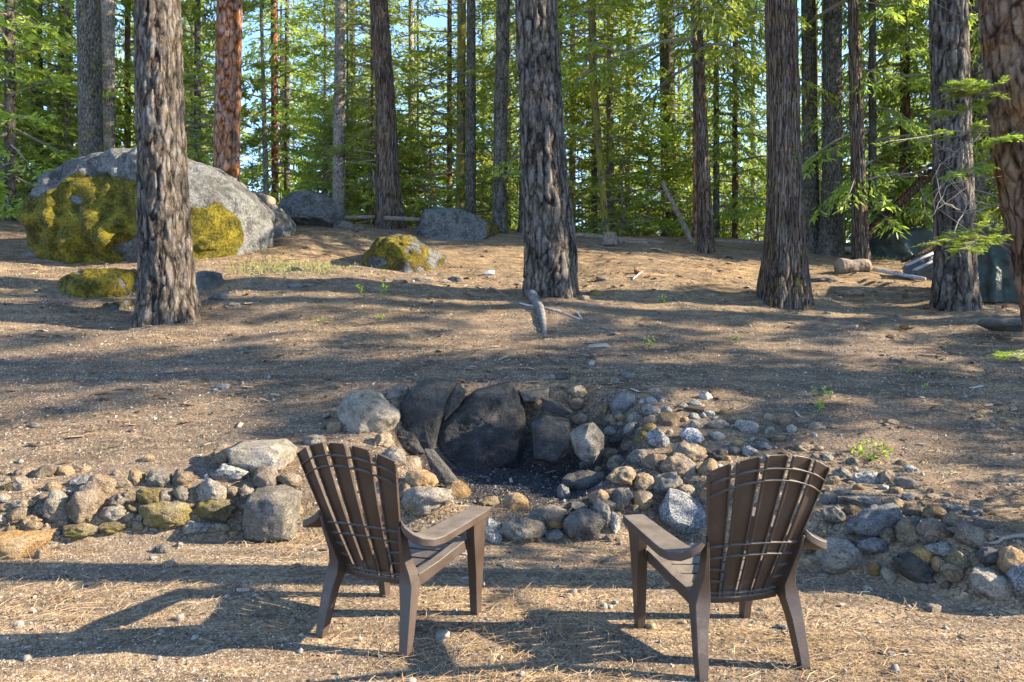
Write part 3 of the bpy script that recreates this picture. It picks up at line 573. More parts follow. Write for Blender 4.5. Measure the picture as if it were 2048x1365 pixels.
for lab, ss_ in G.items():
    if len(ss_) > 1:
        ss_.sort(key=lambda s: s['px'])
        for i, s in enumerate(ss_): s['label'] = f"{ORD[i] if i < len(ss_)-1 or len(ss_) > 8 else 'rightmost'} of {len(ss_)}: {lab}".replace('the foot of ', '')
for s in stones:
    wds = s['label'].split()
    s['label'] = short(s['label'])
    r_ = region(s['px'], s['py'])
    tag(s['o'], s['label'], s['cat'], 'loose and stacked stones '+r_)
# boulders of the upper slope
MB1 = m_boulder('lichen_boulder', .5); MB2 = m_boulder('mossy_boulder', .62, True); MB3 = m_boulder('bare_boulder', .12)
def mo(P):
    x, z = P[:, 0], P[:, 2]
    a = np.clip((.27-.30*np.abs(x+.1)-z)/.18, 0, 1)*1.12-.75*np.exp(-((x-.18)/.20)**2-((z+.34)/.16)**2)-.35*np.exp(-((x-.3)/.10)**2)
    a += np.exp(-((x-.66)/.2)**2-((z+.0)/.22)**2)*.5; a -= np.exp(-((x+.22)/.08)**2-((z-.0)/.06)**2)*.8+np.exp(-((x-.62)/.08)**2-((z-.0)/.08)**2)*.9
    return a*(1-ss((np.abs(x)-.80)/.12))-.10
o = poly_rock('boulder', [(28, 440), (32, 392), (60, 358), (110, 336), (150, 306), (190, 292), (240, 286), (300, 288), (365, 312), (440, 348), (492, 392), (520, 440), (522, 480), (490, 508), (380, 512), (250, 530), (120, 528), (50, 512), (36, 476)], 13.0, 1.35, MB1, 31, .62, .07, 6,
              attr=mo, fine=.035, back=.5, facets=9, skirt=True)
tag(o, 'huge boulder with yellow moss and white lichen behind the near left pine', 'boulder')
o = poly_rock('boulder', [(478, 470), (488, 420), (515, 402), (548, 412), (578, 440), (582, 462), (560, 478), (520, 484)], 13.5, .6, MB3, 33, .62, .09, 5, attr=lambda P: P[:, 0]*0+.05, fine=.03, skirt=True)
tag(o, 'grey-brown boulder leaning on the right end of the huge mossy boulder', 'boulder')
o = poly_rock('boulder', [(708, 520), (725, 495), (752, 474), (785, 463), (820, 470), (860, 492), (890, 515), (880, 535), (800, 545), (725, 538)], 12.2, .8, MB2, 35, .72, .06, 5, attr=lambda P: .75-np.abs(P[:, 0])*.35, fine=.03, skirt=True, back=.3)
tag(o, 'low dome-shaped boulder with rusty brown moss in the middle of the slope', 'boulder')
o = poly_rock('boulder', [(826, 455), (828, 425), (845, 410), (880, 407), (930, 422), (975, 440), (998, 456), (990, 478), (955, 485), (900, 480), (850, 472)], 14.6, .9, MB3, 37, .6, .07, 5, attr=lambda P: np.where(P[:, 0] > .72, .9, .0), fine=.03, skirt=True)
tag(o, 'long grey boulder with a yellow mossy right end near the crest', 'boulder')
o = poly_rock('boulder', [(563, 425), (568, 400), (590, 387), (625, 384), (655, 395), (680, 425), (684, 462), (560, 464)], 16.3, .6, MB3, 39, .6, .07, 5, attr=lambda P: P[:, 0]*0-.2, fine=.03, facets=6)
tag(o, 'dark domed boulder on the crest left of the pale slim trunk', 'boulder')
o = poly_rock('boulder', [(98, 585), (110, 555), (160, 542), (240, 538), (285, 545), (288, 575), (230, 592), (150, 596)], 10.2, .55, MB1, 41, .7, .05, 5, attr=lambda P: .95-np.abs(P[:, 0]+.1)*.5, fine=.03, skirt=True)
tag(o, 'flat boulder with bright green-yellow moss left of the near left pine', 'boulder')
o = poly_rock('boulder', [(380, 585), (372, 555), (400, 540), (432, 545), (436, 562), (410, 585)], 10.7, .3, MB3, 43, .7, .05, 4, attr=lambda P: P[:, 0]*0, fine=.03, skirt=True)
tag(o, 'low bare grey rock at the right foot of the near left pine', 'boulder')
o = poly_rock('boulder', [(196, 618), (215, 606), (248, 602), (254, 612), (230, 626), (200, 628)], 9.1, .2, MB1, 45, .7, .05, 4, attr=lambda P: P[:, 0]*0+.4, fine=.03, skirt=True)
tag(o, 'small sunken mossy rock left of the near left pine base', 'boulder')
o = poly_rock('boulder', [(1968, 648), (1985, 636), (2040, 636), (2062, 645), (2050, 664), (2000, 664)], 8.9, .26, MS['d'], 47, .5, .05, 4)
tag(o, 'flat dark round rock at the right edge below the tall tarp', 'boulder')
# ------------------------------------------------------------------ trees
def trunk_mesh(parent, edges, d, zb, kind, mat, seed, ztop=12, res=64, dz=.05, flare=.35, vis=6.5):
    """tapered trunk through photo edge pairs (row, left, right), standing at depth d; V local to the root"""
    ed = sorted(edges, key=lambda e: -e[0])
    zz = np.array([CH+(HY-e[0])/F*d for e in ed]); cx = np.array([((e[1]+e[2])/2-1024)/F*d for e in ed]); rr = np.array([(e[2]-e[1])/2/F*d for e in ed])
    zl = min(vis, ztop); z = np.concatenate([np.arange(zb-.25, zb+zl, dz), np.arange(zb+zl, zb+ztop+.01, .5)])
    if zz[-1]-zz[0] > .3: sl_ = (cx[-1]-cx[0])/(zz[-1]-zz[0]); st = min((rr[-1]-rr[0])/(zz[-1]-zz[0]), -.004)
    else: sl_ = 0; st = -.01
    CX = np.interp(z, zz, cx)+np.where(z > zz[-1], (z-zz[-1])*sl_*.6, 0)+np.where(z < zz[0], (z-zz[0])*sl_, 0)
    RR = np.interp(z, zz, rr)*np.clip(1-np.where(z > zz[-1], (z-zz[-1])*.045, 0), .12, 1)
    RR = RR*(1+flare*np.exp(-np.clip(z-zb, 0, 9)/.22)) if flare else RR
    th = np.arange(res)/res*2*np.pi; TH, ZZ = np.meshgrid(th, z); RM = RR[:, None]*np.ones_like(TH); r0 = rr.mean()
    cyl = np.stack([np.cos(TH)*r0, np.sin(TH)*r0, ZZ], -1).reshape(-1, 3)
    wob = fbm(cyl*np.array([2.2, 2.2, .8])+seed, seed, 2).reshape(TH.shape)*.05*RM
    per = max(6, int(round(2*np.pi*r0/{'pine': .13, 'orange': .15, 'cedar': .05, 'fir': .05, 'brown': .11, 'pale': .07}[kind])))
    vs_ = {'pine': .62, 'orange': .40, 'cedar': 1.7, 'fir': .11, 'brown': .30, 'pale': .14}[kind]
    dep = {'pine': .030, 'orange': .010, 'cedar': .026, 'fir': .010, 'brown': .014, 'pale': .010}[kind]
    wv = fbm(cyl*np.array([7, 7, 2.6])+seed, seed+2, 4)
    U = TH.ravel()/(2*np.pi)*per+wv*(.8 if kind != 'cedar' else 1.2); Vv = ZZ.ravel()/vs_+fbm(cyl*np.array([8, 8, 4.]), seed+4, 3)*.8
    d1, d2 = vor2(U, Vv, per, seed); f = ss((d2-d1)/.30)*(.75+.5*np.clip(fbm(cyl*np.array([5, 5, 3.]), seed+8, 3)+.5, 0, 1))
    if kind != 'cedar':                     # small flakes on the plates
        p2 = per*2; e1, e2 = vor2(TH.ravel()/(2*np.pi)*p2+wv*1.1, ZZ.ravel()/(2*np.pi*r0/p2*1.7)+wv, p2, seed+50)
        f = f*(.72+.28*ss((e2-e1)/.35))+.07*(e1-.4)
    f2 = fbm(cyl*np.array([22, 22, 8 if kind != 'cedar' else 3]), seed+6, 3)
    bark = np.clip(f*.8+.12+f2*.5, 0, 1.25).reshape(TH.shape)
    if kind == 'cedar':
        fl = np.sin(TH*5+fbm(cyl*.8, seed+1, 2).reshape(TH.shape)*3)*.10*np.exp(-np.clip(ZZ-zb, 0, 9)/1.1)+np.sin(TH*3+1)*.04
        RM = RM*(1+fl)
    else: RM = RM*(1+np.sin(TH*4+seed)*.09*np.exp(-np.clip(ZZ-zb, 0, 9)/.35))
    RM = RM+wob+(bark-.75)*dep
    i0 = np.argmin(abs(z-zb)); bx = CX[i0]
    V = np.stack([CX[:, None]-bx+np.cos(TH)*RM, np.sin(TH)*RM, ZZ-zb], -1).reshape(-1, 3)
    n = len(z); I_ = np.arange(n*res).reshape(n, res); J = np.roll(I_, -1, 1)
    Q_ = np.stack([I_[:-1], J[:-1], J[1:], I_[1:]], -1).reshape(-1, 4)
    o = mesh('trunk', V, Q_, mat, parent, attr={'bark': bark.ravel()})
    return o, bx, (lambda h: (np.interp(h+zb, z, CX)-bx, float(np.interp(h+zb, z, RR))))
def leaf_quads(P0, Dr, Nr, ln, wd):
    """diamonds: base P0, direction Dr, side Nr"""
    a = P0; b = P0+Dr*(ln*.5)[:, None]+Nr*(wd*.5)[:, None]; c = P0+Dr*ln[:, None]; d = P0+Dr*(ln*.5)[:, None]-Nr*(wd*.5)[:, None]
    return np.stack([a, b, c, d], 1).reshape(-1, 3)
def unit(v): return v/(np.linalg.norm(v, axis=-1, keepdims=True)+1e-9)
def crown_data(kind, seed, H, z0, Rm, nb, dens=1., ls=1., wood=True):
    g = np.random.default_rng(seed); LV = []; LA = []; WV = []; WF = []; wo = 0
    for b in range(nb):
        t = (b+g.uniform(0, 1))/nb; z = z0+(H-z0)*t
        if kind == 'pine': Lb = Rm*(1-.75*t)*g.uniform(.5, 1.05); el = R(g.uniform(-12, 28))
        elif kind == 'cedar': Lb = Rm*(1-t)**.7*g.uniform(.45, 1.1)+.25; el = R(g.uniform(-8, 18)); 
        else: Lb = Rm*(1-t)**.75*g.uniform(.5, 1.1)+.2; el = R(-16+36*t+g.uniform(-20, 20))
        az = b*2.399+g.uniform(-.5, .5); droop = {'fir': .10, 'pine': .0, 'cedar': .42}[kind]*Lb
        n = max(4, int(Lb/.20)); s = np.linspace(0, 1, n); hd = np.array([math.cos(az), math.sin(az), 0]); sd = np.array([-hd[1], hd[0], 0])
        wig = np.cumsum(g.normal(0, .02, n))*Lb*.5
        P = hd*(s*Lb*math.cos(el))[:, None]+sd*wig[:, None]+np.array([0, 0, 1])*(z+s*Lb*math.sin(el)-droop*s**2)[:, None]
        if wood:
            v, f = tube(P[::2] if n > 6 else P, np.linspace(.012+.012*Lb, .004, len(P[::2] if n > 6 else P)), 4, False)
            WV.append(v); WF.append(np.array(f)+wo); wo += len(v)
        T = unit(np.gradient(P, axis=0)); starts = []; dirs = []; lens = []
        for i in range(n):
            if s[i] < (.22 if kind != 'pine' else .45): continue
            if g.random() < .10: continue
            for sg in (-1, 1):
                tl = (.50*Lb*(1-s[i])**.8*g.uniform(.6, 1.1)+.14) if kind != 'pine' else g.uniform(.12, .45)
                tl = min(tl, 1.0); dr = T[i]*g.uniform(.5, .9)+sd*sg*g.uniform(.6, 1.)+np.array([0, 0, g.uniform(-.45, .22)-(.35 if kind == 'cedar' else 0)+(.25 if kind == 'pine' else 0)])
                starts.append(P[i]); dirs.append(dr); lens.append(tl)
        starts.append(P[-2]); dirs.append(T[-1]); lens.append(.3)
        starts = np.array(starts); dirs = unit(np.array(dirs)); lens = np.array(lens)
        if kind == 'pine':                  # tufts of long needles on twig ends
            m = int(22*dens); tip = starts+dirs*lens[:, None]
            tip = np.repeat(tip, m, 0); bd = np.repeat(dirs, m, 0); dd = unit(bd*.6+g.normal(size=tip.shape)*.75)
            nn = unit(np.cross(dd, g.normal(size=dd.shape))); ln = g.uniform(.14, .28, len(tip))*ls; wd = g.uniform(.035, .06, len(tip))*ls
            tip = tip-bd*g.uniform(0, .14, len(tip))[:, None]
            LV.append(leaf_quads(tip, dd, nn, ln, wd)); LA.append(np.repeat(g.uniform(0, 1, len(tip)), 4))
        else:
            cnt = np.maximum(2, (lens/.043*dens).astype(int)); idx = np.repeat(np.arange(len(lens)), cnt); m = len(idx)
            q = g.uniform(.05, 1, m); p = starts[idx]+dirs[idx]*(lens[idx]*q)[:, None]; p[:, 2] -= (.16 if kind == 'cedar' else .06)*lens[idx]*q**2
            side = unit(np.cross(dirs[idx], np.array([0, 0, 1.]))); sg = g.choice([-1, 1], m)[:, None]
            dd = unit(dirs[idx]*.8+side*sg*g.uniform(.2, 1., (m, 1))+g.normal(size=(m, 3))*.38-np.array([0, 0, .45 if kind == 'cedar' else .05]))
            nn = unit(np.cross(dd, g.normal(size=(m, 3))*1.1+np.array([0, 0, 1.]))); ln = g.uniform(.12, .27, m)*ls; wd = g.uniform(.034, .070, m)*ls
            LV.append(leaf_quads(p, dd, nn, ln, wd)); LA.append(np.repeat(np.clip(.25+.5*q+g.normal(0, .15, m), 0, 1), 4))
    LV = np.concatenate(LV); LA = np.concatenate(LA); nq = len(LV)//4
    LF = np.arange(nq*4).reshape(-1, 4)
    if wood:
        WV = np.concatenate(WV); WFq = np.concatenate(WF)
        V = np.concatenate([LV, WV]); Fc = np.concatenate([LF, WFq+len(LV)]); at = np.concatenate([LA, np.zeros(len(WV))])
        mi = np.concatenate([np.zeros(len(LF), int), np.ones(len(WFq), int)])
    else: V, Fc, at, mi = LV, LF, LA, np.zeros(len(LF), int)
    return V, Fc, at, mi
def crown_obj(data, leafmat, parent, loc=(0, 0, 0), wood=M_TWIG):
    V, Fc, at, mi = data
    return mesh('crown', V, Fc, [leafmat, wood], parent, smooth=False, attr={'leaf': at}, midx=mi, loc=loc)
def put(o, parent=None, loc=None, rz=None, sc=None, name=None):
    c = o.copy(); C.objects.link(c); c.parent = parent
    if loc is not None: c.location = loc
    if rz is not None: c.rotation_euler = (0, 0, rz)
    if sc is not None: c.scale = sc
    return c
# prototypes of crowns (hidden source data is used by the trees below)
CR = {}
def proto(key, *a, leaf='fir', **kw):
    V, Fc, at, mi = crown_data(*a, **kw); me_o = crown_obj((V, Fc, at, mi), LEAF[leaf], None); CR[key] = me_o.data; bpy.data.objects.remove(me_o)
proto('fir1', 'fir', 1, 15, .5, 2.5, 100); proto('fir2', 'fir', 2, 17, 1.0, 2.9, 96); proto('fir3', 'fir', 3, 13, .5, 2.1, 84)
proto('ced1', 'cedar', 4, 15, .8, 2.6, 84, leaf='cedar'); proto('ced2', 'cedar', 5, 16, 3.0, 3.0, 76, leaf='cedar')
proto('pin1', 'pine', 6, 17, 4.0, 3.0, 80, leaf='pine'); proto('pin2', 'pine', 7, 15, 2.0, 2.6, 84, leaf='pine')
proto('far1', 'fir', 8, 20, .8, 3.3, 84, .62, 1.7, leaf='far'); proto('far2', 'cedar', 9, 22, 1.5, 3.4, 80, .6, 1.7, leaf='far'); proto('far3', 'fir', 10, 17, .4, 3.0, 80, .6, 1.7, leaf='fir')
proto('sap1', 'fir', 11, 3.2, .1, 1.15, 44, 1.0, .75, leaf='fir'); proto('sap2', 'fir', 12, 2.4, .05, 1.0, 36, 1.1, .7, leaf='bright')
proto('high', 'pine', 13, 22, 10, 3.0, 60, .8, 1.3, leaf='pine')
def crown(key, parent, loc=(0, 0, 0), rz=0., sc=(1, 1, 1)):
    o = bpy.data.objects.new('crown', CR[key]); C.objects.link(o); o.parent = parent; o.location = loc; o.rotation_euler = (0, 0, rz); o.scale = sc; return o
BM = {k: m_bark(k) for k in BARK}
BMm = {'cedar': m_bark('cedar', .42, 'mossy_cedar'), 'fir': m_bark('fir', .45, 'mossy_fir'), 'gold': m_bark('fir', 1.0, 'moss_covered'), 'pine': BM['pine'], 'firs': m_bark('fir', .25, 'lightly_mossy_fir')}
def dead_branch(parent, h, az, ln, up=.1, r=.012, seed=0, off=(0, .2)):
    g = np.random.default_rng(seed); n = 9; s = np.linspace(0, 1, n); cx, rr = off
    az2 = az+np.cumsum(g.normal(0, .10, n)); st = ln/n
    P = [np.array([cx+math.cos(az)*rr*.8, math.sin(az)*rr*.8, h])]
    for i in range(1, n): P.append(P[-1]+st*np.array([math.cos(az2[i]), math.sin(az2[i]), up+g.normal(0, .12)]))
    P = np.array(P); prs = [tube(P, np.linspace(r, r*.25, n), 5)]
    for i in range(3, n-1):
        if g.random() < .75:
            a = az2[i]+g.choice([-1, 1])*g.uniform(.5, 1.1); l2 = ln*g.uniform(.12, .3)
            Q2 = np.array([P[i]+q*l2*np.array([math.cos(a), math.sin(a), g.uniform(-.5, .3)]) for q in (0, .5, 1)]); prs.append(tube(Q2, [r*.5, r*.35, r*.15], 4))
    v, f = join(prs); return mesh('branch', v, f, M_TWIG, parent)
def big_tree(name, label, cat, edges, kind, mat, seed, base=None, d=None, crown_key=None, cz=0., csc=1., ztop=13, res=64, dz=.05, branches=0, flare=.35, crz=0., group='trunks of the forest', bl=1.3, bside=None, vis=6.5, bup=.05):
    if base: x, d, z = hit(*base)
    else:
        e = max(edges); x = ((e[1]+e[2])/2-1024)/F*d; z = float(gz(x, d))
    root = empty(name, (0, 0, 0)); _, bx, at = trunk_mesh(root, edges, d, z, kind, mat, seed, ztop, res, dz, flare, vis)
    root.location = (bx, d, z); tag(root, label, cat, group)
    if crown_key:
        cx, _r = at(6); crown(crown_key, root, (cx*.7, 0, cz), crz, (csc,)*3)
    for k in range(branches):
        h = 1.0+(k+.5)/branches*5.2+random.uniform(-.3, .3); off = at(h)
        az = (bside if bside is not None else random.choice([0, math.pi]))+random.uniform(-.9, .9)
        dead_branch(root, h, az, bl*random.uniform(.5, 1.15), bup+random.uniform(-.12, .12), .014, seed*31+k, off)
    return root
big_tree('pine_tree', 'near left pine with thick grey furrowed bark, standing in front of the mossy boulder', 'tree', [(0, 273, 358), (300, 277, 368), (500, 281, 383), (620, 284, 392)], 'pine', BM['pine'], 11, base=(340, 640), crown_key='high', res=112, dz=.03, flare=.22)
big_tree('pine_tree', 'thick dark furrowed pine in the centre with a pale root at its foot', 'tree', [(0, 1030, 1112), (300, 1043, 1130), (500, 1048, 1153), (575, 1048, 1155)], 'pine', BM['pine'], 12, base=(1100, 588), crown_key='high', res=112, dz=.03, flare=.10)
big_tree('pine_tree', 'straight orange-barked pine rising behind the right side of the huge boulder', 'tree', [(0, 435, 484), (350, 427, 478)], 'orange', BM['orange'], 13, d=15.2, res=80, flare=.15)
big_tree('fir_tree', 'dark mossy fir trunk rising behind the left side of the huge boulder', 'tree', [(0, 156, 200), (290, 160, 204)], 'fir', BMm['fir'], 14, d=15.5, res=56)
big_tree('pine_tree', 'pale trunk standing close right of the dark mossy fir behind the boulder', 'tree', [(0, 203, 228), (280, 205, 229)], 'pale', BM['pale'], 15, d=18.5, crown_key='pin1', cz=3, csc=1.1, res=40)
big_tree('cedar_tree', 'red-brown cedar on the crest with bare dead branches on its left side', 'tree', [(0, 738, 774), (200, 752, 789), (420, 750, 802)], 'cedar', BM['cedar'], 16, d=17.0, crown_key=None, res=72, branches=9, bside=math.pi, bl=1.8, ztop=16, flare=.2)
big_tree('fir_tree', 'slim trunk covered all over in golden moss, behind the long boulder', 'tree', [(0, 916, 932), (420, 911, 930)], 'fir', BMm['gold'], 17, d=18.5, crown_key='pin1', cz=5, res=36, branches=3)
big_tree('fir_tree', 'dark grey-green mossy trunk just right of the golden one', 'tree', [(0, 934, 951), (420, 930, 952)], 'fir', BMm['fir'], 18, d=17.8, crown_key=None, res=36, branches=3)
big_tree('pine_tree', 'grey trunk leaning slightly, between the golden trunk and the central pine', 'tree', [(0, 993, 1021), (200, 988, 1015), (440, 986, 1013)], 'pine', BM['fir'], 19, d=17.0, res=48)
big_tree('fir_tree', 'slender dark trunk half hidden behind the right edge of the central pine', 'tree', [(0, 1108, 1126), (300, 1104, 1122)], 'fir', BM['fir'], 20, d=20, crown_key='fir2', cz=3, res=32)
big_tree('pine_tree', 'pale grey slim trunk left of the red-brown cedar', 'tree', [(0, 671, 690), (430, 664, 690)], 'pale', BM['pale'], 21, d=19, crown_key='pin2', cz=5, res=36, branches=5)
big_tree('pine_tree', 'very thin pale dead trunk in the gap left of the pale slim one', 'tree', [(0, 519, 525), (385, 527, 538)], 'pale', BM['pale'], 22, d=21, res=20, branches=8, bl=1.0)
big_tree('pine_tree', 'reddish thin trunk just right of the very thin pale one', 'tree', [(0, 541, 556), (385, 543, 557)], 'orange', BM['orange'], 23, d=26, crown_key='fir1', cz=1.5, res=24)
big_tree('fir_tree', 'mossy trunk with a golden edge and a bend, right of the central pine', 'tree', [(0, 1176, 1190), (150, 1178, 1193), (450, 1204, 1217)], 'fir', BMm['gold'], 24, d=17.2, crown_key='fir1', cz=3.4, csc=.8, res=32, branches=2)
big_tree('fir_tree', 'broad pale grey trunk seen through branches right of the bent mossy one', 'tree', [(0, 1318, 1347), (480, 1324, 1357)], 'pale', BM['fir'], 25, d=21, crown_key='ced2', cz=2.4, res=40)
big_tree('cedar_tree', 'dark slender cedar left of the thick furrowed cedar, leaning slightly right', 'tree', [(0, 1381, 1402), (250, 1391, 1414), (480, 1396, 1427)], 'cedar', BM['cedar'], 26, base=(1412, 505), crown_key='ced2', cz=1.2, csc=.85, res=56, flare=.15)
big_tree('cedar_tree', 'thick furrowed reddish cedar with flared base and yellow moss streaks', 'tree', [(0, 1532, 1592), (300, 1537, 1600), (450, 1533, 1608), (560, 1524, 1616)], 'cedar', BMm['cedar'], 27, base=(1576, 602), crown_key='high', res=128, dz=.03, flare=.16)
big_tree('fir_tree', 'mossy trunk half hidden behind the thick furrowed cedar on its right', 'tree', [(0, 1603, 1630), (480, 1607, 1639)], 'fir', BMm['fir'], 28, base=(1622, 505), res=48)
big_tree('pine_tree', 'dark grey trunk with a swollen base right of the thick cedar', 'tree', [(0, 1648, 1682), (350, 1645, 1683), (490, 1638, 1684)], 'fir', BMm['firs'], 29, base=(1660, 510), res=64, flare=.12)
big_tree('cedar_tree', 'slim brown cedar beside the sawn log stump and the low tarp', 'tree', [(0, 1696, 1715), (300, 1702, 1728), (500, 1706, 1738)], 'cedar', BM['cedar'], 30, base=(1724, 526), crown_key='ced2', cz=2.6, csc=.8, res=56, flare=.15, branches=3, bside=0)
big_tree('pine_tree', 'furrowed pine with a sunlit right edge between the two tarps', 'tree', [(0, 1862, 1931), (300, 1870, 1938), (500, 1871, 1948), (580, 1869, 1950)], 'pine', BM['pine'], 31, base=(1910, 612), crown_key='high', res=104, dz=.03, flare=.12)
near = big_tree('pine_tree', 'nearest tree, leaning orange-brown trunk cut by the right picture edge', 'tree', [(0, 1965, 2078), (300, 1992, 2112), (600, 2046, 2160), (700, 2066, 2180), (950, 2090, 2210)], 'brown', BM['brown'], 32, d=4.1, crown_key='high', cz=-2, res=112, dz=.025, flare=.25, ztop=11)
specs = [(62, 76, 10, 345, 19.5, 'brown', 'brown trunk near the left picture edge among pale green firs', 'fir1'), (116, 130, 0, 300, 20.5, 'fir', 'trunk between the brown edge trunk and the dark mossy fir', 'fir2'),
         (94, 103, 180, 330, 22, 'pale', 'thin pale trunk second from the left picture edge', 'fir3'), (1385, 1397, 250, 470, 17.5, 'orange', 'reddish thin trunk touching the left side of the dark slender cedar', None),
         (1426, 1439, 180, 470, 19, 'fir', 'thin grey trunk right of the dark slender cedar', 'ced1'), (1138, 1152, 190, 380, 22, 'pale', 'pale trunk seen just right of the central pine', 'fir2'),
         (1182, 1195, 230, 460, 21, 'fir', 'dim trunk beside the bent mossy one', 'fir1'), (893, 905, 180, 410, 21, 'brown', 'slim brownish trunk left of the golden mossy one', 'fir3'),
         (815, 829, 280, 410, 24, 'pale', 'short-looking trunk right of the red-brown cedar', 'fir1'), (832, 840, 280, 410, 26, 'fir', 'second slim trunk right of the red-brown cedar', 'fir3'),
         (692, 698, 60, 420, 22, 'fir', 'dark slim trunk touching the right of the pale slim one', 'fir2'), (646, 653, 280, 400, 25, 'brown', 'thin trunk left of the pale slim one, above the dark domed boulder', 'fir1'),
         (568, 580, 250, 390, 27, 'fir', 'trunk in the shade between the reddish thin one and the domed boulder', 'ced1'), (1037, 1060, 380, 462, 18.2, 'fir', 'dark trunk base peeking out left of the central pine', 'fir2'),
         (1938, 1962, 330, 430, 15.5, 'fir', 'dark reddish trunk behind the furrowed pine between the tarps', 'ced2'), (1808, 1820, 330, 450, 18, 'fir', 'dim trunk in the shade above the low tarp', 'ced2'),
         (740, 748, 250, 420, 19.5, 'brown', 'thin trunk close behind the left side of the red-brown cedar', 'fir3'), (1500, 1512, 300, 470, 26, 'pale', 'faint trunk left of the thick furrowed cedar', 'fir1'),
         (28, 40, 200, 380, 24, 'pale', 'pale slim trunk at the left picture edge', 'fir3'), (380, 388, 200, 310, 27, 'fir', 'faint trunk between the near left pine and the orange pine', 'pin1')]
for k, (l, r, y0, y1, d_, kd, lab, ck) in enumerate(specs):
    ck = ck if k % 3 else None
    big_tree('fir_tree', lab, 'tree', [(y0, l+1, r-1), (y1, l, r)], kd, BM[kd], 60+k, d=d_, crown_key=ck, cz=random.uniform(.5, 3.), csc=random.uniform(.55, .8), crz=random.uniform(0, 6), res=20, dz=.09, ztop=14, branches=2 if k % 2 else 0, bl=.9)
# fir sprays and dead twigs on the nearest tree, hanging over the right of the view
def spray(parent, pts, rad, nside, ln, seed, leafmat, tl=.16):
    g = np.random.default_rng(seed); P = np.array(pts, float); s = np.linspace(0, 1, len(P)); ss2 = np.linspace(0, 1, 26)
    P = np.stack([np.interp(ss2, s, P[:, i]) for i in range(3)], 1); P[:, 2] += np.sin(ss2*7)*.006
    prs = [tube(P, np.linspace(rad, rad*.3, len(P)), 5)]; LV = []
    T = unit(np.gradient(P, axis=0))
    def needles(A, D, l):
        m = int(l/.006)*2; q = np.linspace(0, 1, m); p = A+D*(l*q)[:, None]; side = unit(np.cross(D, [0, 0, 1.])); sg = np.where(np.arange(m) % 2, 1, -1)[:, None]
        dd = unit(side*sg*.8+D*.55+g.normal(size=(m, 3))*.16); nn = unit(np.cross(dd, np.array([0, 0, 1.])+g.normal(size=(m, 3))*.3))
        LV.append(leaf_quads(p, dd, nn, np.full(m, ln)*g.uniform(.7, 1.1, m), np.full(m, .0055)))
    for i in range(8, 26):
        for sg in (-1, 1):
            if g.random() > nside: continue
            sd = unit(np.cross(T[i], [0, 0, 1.]))*sg; D = unit(T[i]*.75+sd*.7+np.array([0, 0, g.uniform(-.25, .15)])); l = tl*(1.25-ss2[i])*g.uniform(.6, 1.2)+.03
            prs.append(tube([P[i], P[i]+D*l], [rad*.35, rad*.15], 4)); needles(P[i], D, l)
            for q in (.35, .65):
                D2 = unit(D+sd*0+T[i]*g.uniform(-.2, .9)+g.normal(size=3)*.2); l2 = l*.55; needles(P[i]+D*l*q, D2, l2)
    v, f = join(prs); b = mesh('branch', v, f, M_TWIG, parent)
    LVc = np.concatenate(LV); mesh('foliage', LVc, np.arange(len(LVc)).reshape(-1, 4), leafmat, b, smooth=False, attr={'leaf': np.repeat(g.uniform(.3, 1, len(LVc)//4), 4)})
    return b
NR = np.array(near.location)
def at(px, py, d): return np.array([(px-1024)/F*d, d, CH+(HY-py)/F*d])-NR
SP = [([(2010, 210, 4.2), (1960, 185, 4.0), (1900, 175, 3.9)], .5), ([(2000, 215, 4.2), (1950, 215, 4.1), (1880, 225, 4.05)], .4), ([(2030, 270, 4.2), (1900, 262, 4.0), (1775, 285, 3.8)], .25),
      ([(2040, 520, 4.2), (1950, 455, 4.0), (1850, 492, 3.8)], .7), ([(2040, 500, 4.2), (1960, 470, 3.9), (1930, 500, 3.7)], .8), ([(2060, 260, 4.2), (2030, 262, 4.0), (2000, 280, 3.9)], .5),
      ([(2080, 690, 4.0), (2050, 705, 3.85), (2026, 712, 3.7)], .4), ([(2010, 300, 4.2), (1960, 330, 4.1), (1905, 350, 4.0)], .35), ([(2010, 195, 4.2), (1970, 170, 4.0), (1925, 165, 3.9)], .5)]
for k, (pp, ns_) in enumerate(SP): spray(near, [at(*p) for p in pp], .006, ns_, .026, 900+k, LEAF['bright'], .15)
TW = [([(2010, 320, 4.2), (1900, 300, 4.1), (1830, 270, 4.0)]), ([(2020, 400, 4.2), (1930, 430, 4.0), (1885, 400, 3.9), (1870, 340, 3.9)]), ([(1990, 80, 4.2), (1950, 30, 4.1), (1925, -10, 4.0)]), ([(2020, 380, 4.2), (1960, 350, 4.1), (1895, 370, 4.0), (1860, 440, 3.9)]),
      ([(2020, 420, 4.2), (1940, 400, 4.0), (1905, 470, 3.9), (1925, 520, 3.9)]), ([(2010, 250, 4.2), (1930, 290, 4.1), (1880, 330, 4.0)]), ([(2030, 460, 4.2), (1950, 420, 4.05), (1900, 360, 4.)])]
for k, pp in enumerate(TW):
    P = np.array([at(*p) for p in pp]); s = np.linspace(0, 1, len(P)); q = np.linspace(0, 1, 14); Q3 = np.stack([np.interp(q, s, P[:, i]) for i in range(3)], 1)+rng.normal(0, .004, (14, 3))
    prs = [tube(Q3, np.linspace(.0045, .0015, 14), 5)]
    for i in (4, 6, 8, 10, 12): prs.append(tube([Q3[i], Q3[i]+rng.normal(0, .05, 3), Q3[i]+rng.normal(0, .09, 3)], [.002, .0014, .0008], 4))
    v, f = join(prs); mesh('branch', v, f, M_TWIG, near)
